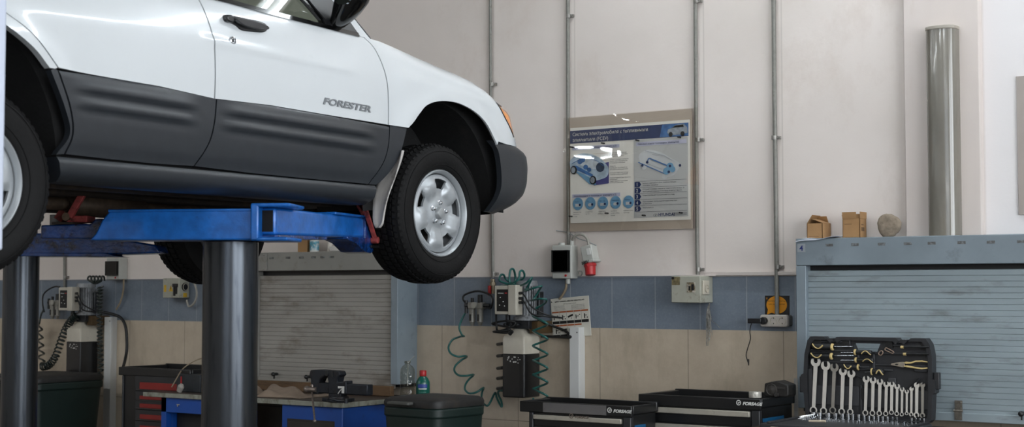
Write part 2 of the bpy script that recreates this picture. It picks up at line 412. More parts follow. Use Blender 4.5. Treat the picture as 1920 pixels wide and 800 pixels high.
# hasp on the right shutter
lx=at(1795,770,Y=7.3).x; lz=at(1795,770,Y=7.3).z
m=MB().box(lx-.018,lx+.018,7.317,7.323,lz,lz+.05).box(lx-.018,lx+.018,7.310,7.318,lz-.045,lz-.004).cyl((lx-.022,7.312,lz),(lx+.022,7.312,lz),.006,n=10)
for dx in (-.011,.011):
    for dz in (-.036,.012,.042): m.cyl((lx+dx,7.318,lz+dz),(lx+dx,7.306,lz+dz),.0045,n=8)
m.build('hasp',mat('hasp_zinc','857f76',.4,.7,.2,60),RS)
def knob(px,py,par):
    c=at(px,py,Y=7.3); MB().cyl((c.x,7.322,c.z),(c.x,7.29,c.z),.010,n=10).ball((c.x,7.285,c.z),.014).box(c.x-.003,c.x+.003,7.29,7.30,c.z-.03,c.z).build('knob',BLACKP,par)
ex_=at(494,490,Y=7.3).x
MB().box(ex_-.05,ex_+.035,7.293,7.3,1.684,1.803).cyl((ex_+.01,7.294,1.79),(ex_+.01,7.288,1.79),.006,n=8).cyl((ex_+.01,7.294,1.70),(ex_+.01,7.288,1.70),.006,n=8).build('corner_plate',SHFL,LS,bevel=.003)
knob(1916,775,RS); knob(515,701,LS); knob(577,706,LS)
# 4 sticker is a part of the cabinet
a=at(1495,457,Y=7.298); b_=at(1510,472,Y=7.298)
MB().box(a.x,b_.x,7.2985,7.30,b_.z,a.z).build('number_sticker',mat('sticker_grey','8f959a',.5),RS)
text('number','4',.04,mat('ink_blue','1c2a66',.5),RS,wallM(a.x+.012,7.298,b_.z+.006),bold=.0008)
# ================================================================= CAR  (local: +X right side, +Y forward, front axle y=0, tyre bottom z=0)
CAR=thing('car','white five-door estate car with dark grey lower cladding raised on the blue lift','car',(-5.155,5.66,1.586),local=True)
WHEELBASE=2.59
WP=[(.30,.79),(.36,.812),(.40,.826),(.446,.832),(.50,.846),(.60,.860),(.70,.865),(.80,.8655),(.90,.863),(.94,.860),(.97,.855),(1.03,.842),(1.08,.829),(1.14,.806),(1.3,.75),(1.5,.67)]
def W(z):
    if z<=WP[0][0]: return WP[0][1]
    for i in range(len(WP)-1):
        if z<=WP[i+1][0]:
            a=WP[max(i-1,0)];b=WP[i];c=WP[i+1];d=WP[min(i+2,len(WP)-1)]
            t=(z-b[0])/(c[0]-b[0]); h=c[0]-b[0]
            m0=(c[1]-a[1])/(c[0]-a[0]) if c[0]!=a[0] else 0; m1=(d[1]-b[1])/(d[0]-b[0]) if d[0]!=b[0] else 0
            return (2*t**3-3*t*t+1)*b[1]+(t**3-2*t*t+t)*h*m0+(-2*t**3+3*t*t)*c[1]+(t**3-t*t)*h*m1
    return WP[-1][1]
BODYPLAN=[(0,.30),(.003,.42),(.010,.52),(.026,.60),(.072,.68),(.15,.745),(.31,.80),(.55,.825),(.86,.835)]
BUMPLAN=[(0,.34),(-.002,.48),(.004,.60),(.022,.70),(.075,.78),(.155,.835),(.27,.87),(.5,.895),(.875,.905)]
def mkplan(pl):
    c=cr([(a,b,0) for a,b in pl],6); u=[c[0].y]
    for i in range(1,len(c)): u.append(u[-1]+(c[i]-c[i-1]).length)
    def f(s):
        if s<=u[0]: return c[0].x,s
        for i in range(len(u)-1):
            if s<=u[i+1]:
                t=(s-u[i])/(u[i+1]-u[i]); p=c[i].lerp(c[i+1],t); return p.x,p.y
        return c[-1].x,c[-1].y
    return f,u[-1]
BP,BPmax=mkplan(BODYPLAN); UP,UPmax=mkplan(BUMPLAN)
def ss(a,b,x): t=max(0,min(1,(x-a)/(b-a))); return t*t*(3-2*t)
def body(u,z,off=0):
    dx,y=BP(u)
    y-=ss(.15,.65,u)*max(0,z-.70)*.34
    # fender shoulder rolls inwards under the bonnet line
    zt=topline(min(u,.56))
    roll=max(0,z-(zt-.07)); 
    x=W(z)-dx
    x-= .05*(roll/.07)**2.2*ss(-.54,.05,u)
    x+=.0060*math.exp(-((z-.938+.02*(u+1.0))/.016)**2)*(1-ss(-.78,-.58,u))*ss(-1.62,-1.5,u)
    if u>-.45: x+=.0035*ss(-.44,-.30,u)*(1-math.tanh((z-(.975-.075*(u+.45)-.02*max(0,u)))/.010))
    # flare around wheel arches
    for cy in (.03,-2.6):
        d=math.hypot(u-cy,z-.40)
        x+=.012*math.exp(-((d-.47)/.05)**2) if z>.45 else 0
    return Vector((x+off,y,z))
TL=[(-3.4,1.15),(-1.415,1.129),(-1.175,1.118),(-.849,1.110),(-.712,1.105),(-.55,1.101),(-.45,1.097),(-.277,1.077),(-.05,1.052),(.139,1.026),(.285,1.004),(.40,.979),(.48,.951),(.56,.915),(.64,.86),(.9,.84)]
def topline(y):
    for i in range(len(TL)-1):
        if y<=TL[i+1][0]:
            a,b=TL[i],TL[i+1]; t=(y-a[0])/(b[0]-a[0]); return a[1]+(b[1]-a[1])*t
    return TL[-1][1]
def panel(name,poly,fn,m,th=.02,grid=.028,smooth=28,parent=CAR,**pr):
    """outline in (u,z) -> curved sheet with folded edge"""
    P=[]
    for k in range(len(poly)):
        a=Vector(poly[k][:2]); b=Vector(poly[(k+1)%len(poly)][:2]); L_=(b-a).length
        if L_<2e-4: continue
        m_=max(1,int(math.ceil(L_/grid)))
        for q in range(m_): P.append(a.lerp(b,q/m_))
    if (P[0]-P[-1]).length<2e-4: P.pop()
    u0,u1=min(p.x for p in P),max(p.x for p in P); z0,z1=min(p.y for p in P),max(p.y for p in P)
    def inside(x,y):
        c=False; n_=len(P)
        for k in range(n_):
            a,b=P[k],P[k-1]
            if (a.y>y)!=(b.y>y) and x<(b.x-a.x)*(y-a.y)/(b.y-a.y)+a.x: c=not c
        return c
    I=[]
    nx=max(2,int((u1-u0)/grid)+1); nz=max(2,int((z1-z0)/grid)+1)
    for ix in range(1,nx):
        for iz in range(1,nz):
            x=u0+(u1-u0)*ix/nx; y=z0+(z1-z0)*iz/nz
            if inside(x,y) and min((p.x-x)**2+(p.y-y)**2 for p in P)>(grid*.45)**2: I.append(Vector((x,y)))
    n_=len(P)
    V_,E_,F_,_a,_b,_c=geometry.delaunay_2d_cdt(P+I,[(k,(k+1)%n_) for k in range(n_)],[],1,1e-6)
    bm=bmesh.new(); vs=[bm.verts.new((v.x,0,v.y)) for v in V_]
    for f in F_:
        try: bm.faces.new([vs[k] for k in f])
        except ValueError: pass
    for v in [v for v in bm.verts if not v.link_faces]: bm.verts.remove(v)
    for v in bm.verts: v.co=fn(v.co.x,v.co.z)
    if th:
        be=[e for e in bm.edges if len(e.link_faces)==1]
        r=bmesh.ops.extrude_edge_only(bm,edges=be)
        for g in r['geom']:
            if isinstance(g,bmesh.types.BMVert): g.co.x-=th if abs(g.co.x)>.3 else 0; g.co.y-= th if abs(g.co.x)<=.3 else 0
    mb=MB(); mb.bm.free(); mb.bm=bm
    return mb.build(name,m,parent,smooth=smooth,**pr)
def mirror(o):
    def cp(o,par):
        c=o.copy(); COL.objects.link(c); c.parent=par
        for ch in o.children: cp(ch,c)
        return c
    kids=list(o.children)
    c=o.copy(); COL.objects.link(c); c.scale.x=-c.scale.x; c.location.x=-c.location.x
    for ch in kids: cp(ch,c)
    return c
def z2(P,n=5): return [(v.x,v.z) for v in cr([(a,0,b) for a,b in P],n)]
ct=lambda y:.7085-(y+.329)*.0178            # top edge of grey cladding
gap=.0034
G1=[(-1.565,1.128),(-1.545,1.07),(-1.527,1.01),(-1.516,.95),(-1.513,.88),(-1.512,.80),(-1.515,.72)]
G1b=[(-1.513,.716),(-1.520,.62),(-1.540,.54),(-1.596,.449)]
G2=[(-.560,1.099),(-.508,1.060),(-.474,1.0),(-.452,.93),(-.442,.87),(-.440,.80),(-.440,.715)]
G2b=[(-.440,.705),(-.445,.62),(-.470,.54),(-.545,.441)]
Q1=[(-3.30,.92),(-3.0,.99),(-2.66,.97),(-2.486,.908),(-2.38,.850),(-2.277,.747)]
Q1=[(-2.66,.962),(-2.57,.944),(-2.486,.908),(-2.38,.850),(-2.277,.747)]
Q1b=[(-2.274,.738),(-2.217,.616),(-2.194,.523),(-2.214,.449)]
off=lambda P,d:[(a+d,b) for a,b in P]
bf=lambda u,z:body(u,z)
# --- front door
fd=off(z2(G1),gap)[::-1][::1]
door_up=off(z2(G1[::-1]),gap)+[(-1.415,1.129),(-1.175,1.118),(-.849,1.110),(-.712,1.105)]+off(z2(G2),-gap)+[(-.9,ct(-.9)+.002),(-1.2,ct(-1.2)+.002)]
FD=panel('front_door',door_up,bf,WHITEP,grid=.014)
def cladf(ya,yb):
    def f(u,z):
        d=ct(u)-z; fade=ss(ya,ya+.14,u)*(1-ss(yb-.20,yb-.05,u))
        rib=.0105*(math.exp(-((d-.050)/.017)**2)+.9*math.exp(-((d-.108)/.015)**2))*fade - .004*math.exp(-((d-.079)/.012)**2)*fade-.003*math.exp(-((d-.135)/.014)**2)*fade
        ed=.007*ss(0,.012,d)
        return Vector((W(z)+.002+ed+rib,u,z))
    return f
clad=off(z2(G1b[::-1]),gap)+[(-1.2,ct(-1.2)-.001),(-.9,ct(-.9)-.001)]+off(z2(G2b),-gap)+[(-.9,.4405),(-1.3,.4425)]
FC=panel('front_door_cladding',clad,cladf(-1.52,-.45),CLAD,grid=.0125,th=.012,smooth=60)
# --- rear door
rd=off(z2(Q1[::-1]),gap)+[(-2.67,1.140),(-2.2,1.137),(-1.9,1.134)]+off(z2(G1),-gap)+[(-1.8,ct(-1.8)+.002),(-2.05,ct(-2.05)+.002)]
RD=panel('rear_door',rd,bf,WHITEP,grid=.014)
rc=off(z2(Q1b[::-1]),gap)+[(-2.05,ct(-2.05)-.001),(-1.8,ct(-1.8)-.001)]+off(z2(G1b),-gap)+[(-1.8,.4445),(-2.0,.446)]
RC=panel('rear_door_cladding',rc,cladf(-2.24,-1.52),CLAD,grid=.0125,th=.012,smooth=60)
# --- front fender + lower piece
AF=[(-.317,.711),(-.278,.742),(-.235,.785),(-.178,.830),(-.085,.858),(.04,.866),(.146,.851),(.24,.822),(.315,.779),(.368,.720),(.392,.690)]
fen=off(z2(G2[::-1]),gap)+[(-.548,1.101),(-.45,1.097),(-.277,1.077),(-.05,1.051),(.139,1.025),(.285,1.003),(.40,.978),(.48,.950),(.556,.914),(.562,.9065),(.463,.9065),(.505,.855),(.555,.80),(.60,.745),(.66,.742),(.64,.700),(.50,.702),(.405,.708)]+z2(AF)[::-1]
def fenf(u,z):
    return body(u,z)
FE=panel('front_fender',fen,fenf,WHITEP,th=.010,grid=.016)
fl=[(-.437,ct(-.4)-.001),(-.33,ct(-.33))]+z2([(-.317,.709),(-.345,.62),(-.385,.54),(-.45,.47),(-.49,.441)])+off(z2(G2b[::-1]),gap)[:-1]
FL=panel('fender_cladding',fl,lambda u,z:Vector((W(z)+.008,u,z)),CLAD,th=.03)
# --- corner lamp
lamp=[(.462,.897),(.472,.868),(.510,.852),(.60,.82),(.72,.80),(.95,.80),(.95,.745),(.70,.745),(.615,.748),(.560,.803),(.512,.853)]
AMB=mat('amber_lens','e0861c',.15,0,.12,60,coat=.8)
LENS=mat('clear_lamp_lens','8d979c',.08,0,.1,40,coat=1)
MB_=panel('indicator_lamp',[(.466,.902),(.514,.853),(.563,.803),(.610,.751),(.70,.751),(.70,.902)],lambda u,z:body(u,z,-.004),AMB,th=.02)
for a,b in ((.468,.9),):
    pts=[body(u,z,.001) for u,z in [(.62,.904),(.54,.905)]+z2([(.464,.905),(.511,.852),(.560,.801),(.606,.747)],5)]
    MB().tube(pts,.0028,6).build('lamp_seal',GLOSSBLK,MB_)
hl=panel('headlamp',[(.704,.755),(.704,.90),(1.0,.90),(1.15,.86),(1.15,.755)],lambda u,z:body(u,z,-.004),LENS,th=.02)
# nose between lamps (grille) and under-lamp strip
nose=panel('grille',[(1.155,.72),(1.155,.90),(BPmax-.0,.90),(BPmax,.72)],lambda u,z:body(u,z,-.0),mat('grille_black','151617',.4),th=.02)
nsp=panel('nose_strip',[(.642,.700),(.662,.742),(1.15,.742),(1.15,.700)],lambda u,z:body(u,z),WHITEP,th=.02)
# --- bumper
def bump(u,z):
    dx,y=UP(u); r=ss(.36,.72,u)
    PR=[(.355,.24),(.38,.16),(.41,.095),(.46,.035),(.52,.008),(.60,0),(.655,.012),(.68,.04),(.705,.10),(.72,.13)]
    k=0
    for i in range(len(PR)-1):
        if PR[i][0]<=z<=PR[i+1][0]:
            t=(z-PR[i][0])/(PR[i+1][0]-PR[i][0]); t=t*t*(3-2*t) if False else t; k=PR[i][1]*(1-t)+PR[i+1][1]*t
    y-=k*r
    x=.872-dx
    x-=.0+.10*max(0,(.50-z)/.15)**2*.5+ .02*max(0,(z-.66)/.06)**2
    return Vector((x,y,z))
bpoly=z2([(.372,.713),(.415,.66),(.436,.58),(.443,.50),(.432,.43),(.41,.385),(.395,.358)])+[(.8,.358),(1.3,.358),(UPmax,.358),(UPmax,.706),(1.3,.706),(.8,.706),(.66,.701),(.5,.704)]
BU=panel('front_bumper',bpoly,bump,CLAD,th=.03,grid=.02,smooth=40)
# --- sill
sl=[(-2.245,.438),(-2.235,.40),(-2.215,.352),(-1.9,.350),(-.52,.350),(-.50,.38),(-.495,.436)]
def sillf(u,z):
    d=.44-z
    x=W(z)+.012*ss(0,.02,d)-.10*max(0,(.385-z)/.035)**2*.35
    return Vector((x+.004,u,z))
SI=panel('sill_cladding',sl,sillf,CLAD,grid=.008,th=.08,smooth=50)
# --- rear quarter: dark strip ahead of the rear arch and the white part
AR=[(-3.12,.60),(-3.09,.72),(-3.02,.82),(-2.90,.895),(-2.74,.925),(-2.60,.905),(-2.486,.863),(-2.38,.804),(-2.311,.742)]
ARb=[(-2.305,.735),(-2.240,.614),(-2.206,.522),(-2.250,.445)]
qb=off(z2(ARb[::-1]),0)+[(-2.29,ct(-2.28))]+off(z2(Q1b),-gap)
QB=panel('quarter_cladding',qb,lambda u,z:Vector((W(z)+.008,u,z)),CLAD,th=.03)
qw=z2(AR)+[(-2.29,.742)]+off(z2(Q1[::-1]),-gap)+[(-2.67,1.141),(-3.45,1.15),(-3.50,.9),(-3.50,.60)]
QW=panel('rear_quarter',qw,bf,WHITEP,th=.03)
rb=[(-3.12,.595),(-3.5,.595),(-3.55,.36),(-3.08,.36),(-3.10,.48)]
RB=panel('rear_bumper_side',rb,lambda u,z:Vector((W(z)+.01,u,z)),CLAD)
# --- bonnet
def hood(a,b):
    y=-.50+a*1.12; k=(b-.5)*2
    zt=topline(min(y,.55))
    w=W(zt)-.052-(.0 if y<.3 else .10*((y-.3)/.3)**2)
    yy=y+ (1-abs(k)**2)*.16*ss(-.1,.6,y)+ (1-abs(k)**2)*-.10*ss(.1,-.6,y)*0 - ss(.15,.65,y)*max(0,zt-.70)*.34*abs(k)
    return Vector((w*k,yy-(1-abs(k))*0,zt-.004+.040*(1-abs(k)**2.5)-(.06*ss(.45,.64,y)*(1-abs(k)))))
MB().grid(hood,24,24).build('bonnet',WHITEP,CAR,smooth=40)
# --- mirrored copies of the side panels
GAP_SHADE=[]
for G_ in (G1,G1b,G2,G2b):
    GAP_SHADE.append(MB().tube([Vector((W(z)-.0125,u,z)) for u,z in z2(G_)],.0062,6).build('gap_shade_seal',BLACKP,CAR,smooth=60))  # rubber seal strip, added black so the door gaps read as deep shade
MIRR=GAP_SHADE+[FD,FC,RD,RC,FE,FL,MB_,hl,nsp,BU,SI,QB,QW,RB,nose]
# --- upper body: glass, pillars, roof
BW=1.118
GL=glass('car_window_glass','cfd8d0',.02)
def side(y,z,o=0): return Vector((W(z)+o,y,z))
def strip(name,pts,w,m,par=CAR,o=.0,th=.02):
    """flat band following (y,z) points on the body side"""
    mb=MB(); L_=[];R_=[]
    for i,p in enumerate(pts):
        a=Vector(pts[max(i-1,0)]);b=Vector(pts[min(i+1,len(pts)-1)]); d=(b-a).normalized(); n=Vector((-d.y,d.x))*w/2
        q=Vector(p); L_.append(side(*(q+n),o)); R_.append(side(*(q-n),o))
    A=mb.verts(L_);B=mb.verts(R_);C=mb.verts([v-Vector((th,0,0)) for v in L_]);D=mb.verts([v-Vector((th,0,0)) for v in R_])
    for i in range(len(pts)-1):
        mb.face([A[i],A[i+1],B[i+1],B[i]]);mb.face([C[i],D[i],D[i+1],C[i+1]]);mb.face([A[i],C[i],C[i+1],A[i+1]]);mb.face([B[i],B[i+1],D[i+1],D[i]])
    mb.face([A[0],B[0],D[0],C[0]]); mb.face([A[-1],C[-1],D[-1],B[-1]])
    return mb.build(name,m,par,smooth=30)
def zb(y): return topline(y)
MIRR.append(strip('belt_moulding',[(y,zb(y)+.004) for y in (-1.56,-1.4,-1.2,-1.0,-.88,-.72,-.60)],.020,GLOSSBLK,o=.006))
MIRR.append(strip('belt_moulding',[(y,zb(y)+.006) for y in (-2.9,-2.6,-2.2,-1.9,-1.64)],.020,GLOSSBLK,o=.006))
# door glass
gl=panel('front_window',[(-1.53,1.138),(-.82,1.118),(-.824,1.150),(-.90,1.22),(-1.26,1.50),(-1.53,1.50)],lambda u,z:side(u,z,-.022),GL,th=0,grid=.1); MIRR.append(gl)
gl2=panel('rear_window',[(-2.75,1.137),(-1.66,1.137),(-1.66,1.50),(-2.62,1.50)],lambda u,z:side(u,z,-.022),GL,th=0,grid=.1); MIRR.append(gl2)
MIRR.append(strip('window_frame',[(-.806,1.112),(-.810,1.150),(-.886,1.222),(-1.245,1.512),(-1.58,1.53)],.030,GLOSSBLK,o=-.006))
MIRR.append(strip('window_frame',[(-1.575,1.13),(-1.575,1.53)],.08,GLOSSBLK,o=-.006))
MIRR.append(strip('window_frame',[(-1.62,1.53),(-2.5,1.53),(-2.74,1.14)],.045,GLOSSBLK,o=-.006))
# mirror sail triangle
sail=panel('mirror_sail',[(-.800,1.110),(-.590,1.104),(-.634,1.167),(-.76,1.29),(-1.02,1.48),(-1.20,1.48),(-.880,1.225),(-.806,1.152)],lambda u,z:side(u,z,.002),mat('black_sail','17181a',.35,0,.1,30),grid=.05); MIRR.append(sail)
# white A pillar, windscreen edge
ap=panel('front_pillar',[(-.578,1.1025),(-.512,1.100),(-.595,1.192),(-1.02,1.535),(-1.12,1.535),(-.76,1.285),(-.634,1.167)],lambda u,z:side(u,z,-.004),WHITEP,grid=.06,th=.05); MIRR.append(ap)
MIRR.append(strip('screen_seal',[(-.506,1.102),(-.588,1.190),(-1.01,1.53)],.006,BLACKP,o=-.004,th=.03))
def wind(a,b):
    k=(b-.5)*2; y=-.46-a*.60+(1-k*k)*.16; z=1.10+a*.43+.0*(1-k*k); return Vector((k*(W(z)-.03),y-.04,z))
MB().grid(wind,6,12).build('windscreen',GL,CAR,smooth=60)
def roof(a,b):
    k=(b-.5)*2; y=-1.15-a*2.25; return Vector((k*.665,y+.10*(1-k*k)*(1-a),1.535+.055*(1-abs(k)**3)*math.sin(PI*min(max(a*.9+.1,0),1))**.4))
MB().grid(roof,14,14).build('roof',WHITEP,CAR,smooth=60,solid=.02)
MB().grid(lambda a,b:roof(a,b)-Vector((0,0,.03)),10,10).build('headliner',mat('headliner_grey','a9aaa4',.9),CAR,smooth=60)
def tail(a,b):
    k=(b-.5)*2; z=.55+a*.98; return Vector((k*(W(z)-.02),-3.50+max(0,a-.6)*.25-.08*(1-k*k),z))
MB().grid(tail,10,10).build('tailgate',WHITEP,CAR,smooth=60)
MIRR.append(strip('rear_pillar',[(-2.86,1.13),(-2.72,1.53)],.20,WHITEP,o=-.008))
MIRR.append(strip('rear_pillar',[(-3.42,1.13),(-3.34,1.53)],.20,WHITEP,o=-.008))
# --- wing mirror
BMIR=GLOSSBLK
mm=MB(); 
prof=[(-.01,1.112,1.17,.035),(.02,1.120,1.25,.050),(.05,1.138,1.30,.062),(.09,1.168,1.325,.070),(.13,1.205,1.33,.068),(.155,1.235,1.32,.052),(.165,1.26,1.30,.03)]
rings=[]
for dx,zb_,zt_,ry in prof:
    ring=[]
    for j in range(20):
        t=2*PI*j/20; c_,s_=math.cos(t),math.sin(t); rz=(zt_-zb_)/2
        e_=.65; ring.append(Vector((.815+dx,-.735+ry*math.copysign(abs(c_)**e_,c_),(zt_+zb_)/2+rz*math.copysign(abs(s_)**e_,s_))))
    rings.append(mm.verts(ring))
for i in range(len(rings)-1):
    for j in range(20): mm.face([rings[i][j],rings[i][(j+1)%20],rings[i+1][(j+1)%20],rings[i+1][j]])
mm.face(rings[0][::-1]); mm.face(rings[-1])
wm=mm.build('wing_mirror',BMIR,CAR,smooth=60)
MB().prism(rrect(.875,.955,1.20,1.31,.025),1,-.815,-.803).build('mirror_glass',mat('mirror_silver','aab0b4',.03,1,.02,3),wm)
MIRR.append(wm)
# --- door handle and lock
hm=MB(); c0=Vector((W(1.045),-1.47,1.045)); c1=Vector((W(1.045),-1.235,1.040))
def hb(y0,y1,z0,z1,o0,o1,r,nm,m,par): return MB().prism(rrect(y0,y1,z0,z1,r,5),0,W(1.04)+o0,W(1.04)+o1).build(nm,m,par,bevel=.004,smooth=40)
HB=mat('handle_black','17181a',.3,0,.1,30,coat=.3)
def pxl(pts,n=4):
    o=[]
    for a,b_ in pts:
        v=at(a,b_,X=-5.155+W(1.04)); o.append((v.y-5.66,0,v.z-1.586))
    return [(v.x,v.z) for v in cr(o,n,True)]
HA=MB().prism(pxl([(419,30),(427,28),(460,35),(490,42),(498,49),(498,57),(490,61),(470,60),(450,57),(441,49),(430,43),(420,40)]),0,W(1.04)-.02,W(1.04)+.010).build('door_handle',HB,CAR,bevel=.004,smooth=40)
MB().prism(pxl([(434,35),(470,42),(491,50),(493,56),(480,57),(456,52),(441,45)]),0,W(1.04)+.008,W(1.04)+.034).build('grip',HB,HA,bevel=.008,seg=3,smooth=40)
MB().prism(pxl([(419,30),(428,29),(433,37),(431,43),(421,41)]),0,W(1.04)+.008,W(1.04)+.024).build('handle_end',HB,HA,bevel=.005,smooth=40)
lk=MB(); lk.lathe([(0,.004),(.010,.004),(.012,.008),(.016,.006),(.017,.001),(.017,-.01)],Matrix.Translation((W(.965)+.001,-1.413,.964))@Matrix.Rotation(PI/2,4,'Y'),24)
LK=lk.build('door_lock',CHROME,CAR); MB().box(W(.965)+.006,W(.965)+.0085,-1.4145,-1.4115,.957,.971).build('key_slot',BLACKP,LK)
MIRR+= [HA,LK]
# badge
BADGE=mat('badge_grey','84888c',.3,.5,.05,50)
T=Matrix.Translation((W(.77)+.0025,-.885,.764))@Matrix(((0,0,1,0),(1,0,0,0),(0,1,0,0),(0,0,0,1)))@Matrix.Rotation(math.radians(-1.0),4,'Z')
text('model_badge','FORESTER',.040,BADGE,CAR,T,depth=.0022,bold=.0011,shear=.22,sx=1.72)
# --- inner structure, liners, underbody
DARK=mat('body_inner_dark','0c0c0d',.8,0,.2,10)
im=MB(); im.box(-.78,.78,-2.10,-.58,.41,1.06).box(-.77,.77,-3.45,-3.12,.5,1.08).box(-.70,.70,-.55,.45,.90,.985)
builds(im,'inner_body',DARK,CAR)
fp=MB().box(-.76,.76,-2.15,-.55,.405,.44).box(-.60,-.52,-2.6,-.1,.355,.405).box(.44,.52,-2.6,-.1,.355,.405).box(-.16,.16,-2.4,-.3,.36,.40).box(-.45,.45,-.35,.28,.40,.50).box(-.40,.40,-3.3,-2.2,.36,.48)
fp.build('floor_pan',UNDER,CAR,bevel=.01)
EXH=mat('rusty_exhaust','4a3d31',.6,.4,.3,30,dirt='2a2019',dth=.5,damt=.7)
ex=MB().tube(cr([(-.1,.0,.34),(.05,-.5,.33),(.02,-1.0,.33),(.02,-1.6,.33),(.06,-2.3,.34),(.16,-3.0,.36)],6),.028,12); ex.build('exhaust_pipe',EXH,CAR)
MB().tube([(.02,-1.55,.33),(.02,-1.52,.33),(.02,-1.15,.33),(.02,-1.12,.33)],[.03,.05,.05,.03],18).build('silencer',EXH,CAR)
MB().cyl((-.14,-2.5,.33),(-.14,-.4,.33),.032,n=14).build('propeller_shaft',UNDER,CAR)
for cy,zc,R,RZ in ((.03,.40,.455,.475),(-2.65,.42,.452,.515)):
    lm=MB(); pr=[]
    arc=[(cy+ (R)*math.cos(math.radians(a)),zc+ (RZ)*math.sin(math.radians(a))) for a in range(-4,190,8)]
    A=lm.verts([(.775,y,z) for y,z in arc]); O_=lm.verts([(.785,cy+(y-cy)*1.22,zc+(z-zc)*1.18 if z<.9 else min(zc+(z-zc)*1.18,1.0)) for y,z in arc])
    for i in range(len(arc)-1): lm.face([O_[i],O_[i+1],A[i+1],A[i]]);B=lm.verts([(.42,y,z) for y,z in arc])
    for i in range(len(arc)-1): lm.face([A[i],A[i+1],B[i+1],B[i]])
    lm.face(B)
    o=lm.build('wheel_arch_liner',LINER,CAR,smooth=50); MIRR.append(o)
# suspension strut and hub carrier behind the front wheel
SUSP=mat('grey_strut','566069',.5,.3,.3,40,dirt='20201f',dth=.5,damt=.8)
st=MB().cyl((.60,-.02,.40),(.53,-.05,.86),.035,n=14).cyl((.62,0,.334),(.40,0,.30),.05,n=14).lathe([(.045,0),(.07,.01),(.07,.02),(.045,.03)],Matrix.Translation((.55,-.04,.62)),16)
MIRR.append(st.build('suspension_strut',SUSP,CAR))
br=MB().tube(cr([(.62,-.28,.70),(.60,-.20,.72),(.58,-.12,.70),(.57,-.06,.66)],5),.022,8).box(.55,.66,-.31,-.25,.66,.74)
MIRR.append(br.build('wiring_bracket',SUSP,CAR))
MIRR.append(MB().cyl((.66,-WHEELBASE,.334),(0,-WHEELBASE,.33),.04,n=14).box(.35,.45,-WHEELBASE-.05,-WHEELBASE+.5,.30,.36).build('rear_axle_arm',UNDER,CAR))
# --- mud flap
fm=MB()
FLAPM=mat('mud_flap_grey','b4b1ae',.5,0,.08,8,dirt='57524c',dth=.52,ds=10,damt=.7)
rows=[(.605,.862,.878,-.345),(.56,.845,.880,-.360),(.50,.800,.880,-.385),(.44,.772,.878,-.415),(.40,.748,.876,-.435),(.35,.742,.874,-.455),(.30,.745,.872,-.468),(.265,.755,.868,-.475),(.248,.775,.85,-.478)]
rows=cr([(.605,.850,.878),(.56,.825,.880),(.50,.790,.880),(.44,.775,.878),(.40,.775,.876),(.35,.79,.874),(.30,.80,.872),(.265,.81,.868),(.248,.825,.85)],4); rd_=cr([(d,0,0) for a,b,c,d in [(.605,.862,.878,-.345),(.56,.845,.880,-.360),(.50,.800,.880,-.385),(.44,.772,.878,-.415),(.40,.748,.876,-.435),(.35,.742,.874,-.455),(.30,.745,.872,-.468),(.265,.755,.868,-.475),(.248,.775,.85,-.478)]],4)
V=[]
for r_,d_ in zip(rows,rd_):
    z,xa,xb=r_.x,r_.y,r_.z; y=d_.x
    V.append(fm.verts([(xa+(xb-xa)*k/6,y+.014*math.sin(PI*k/6)-(.012 if k==6 else 0),z) for k in range(7)]))
for i in range(len(V)-1):
    for k in range(6): fm.face([V[i][k],V[i+1][k],V[i+1][k+1],V[i][k+1]])
MIRR.append(fm.build('mud_flap',FLAPM,CAR,smooth=60,solid=.006))
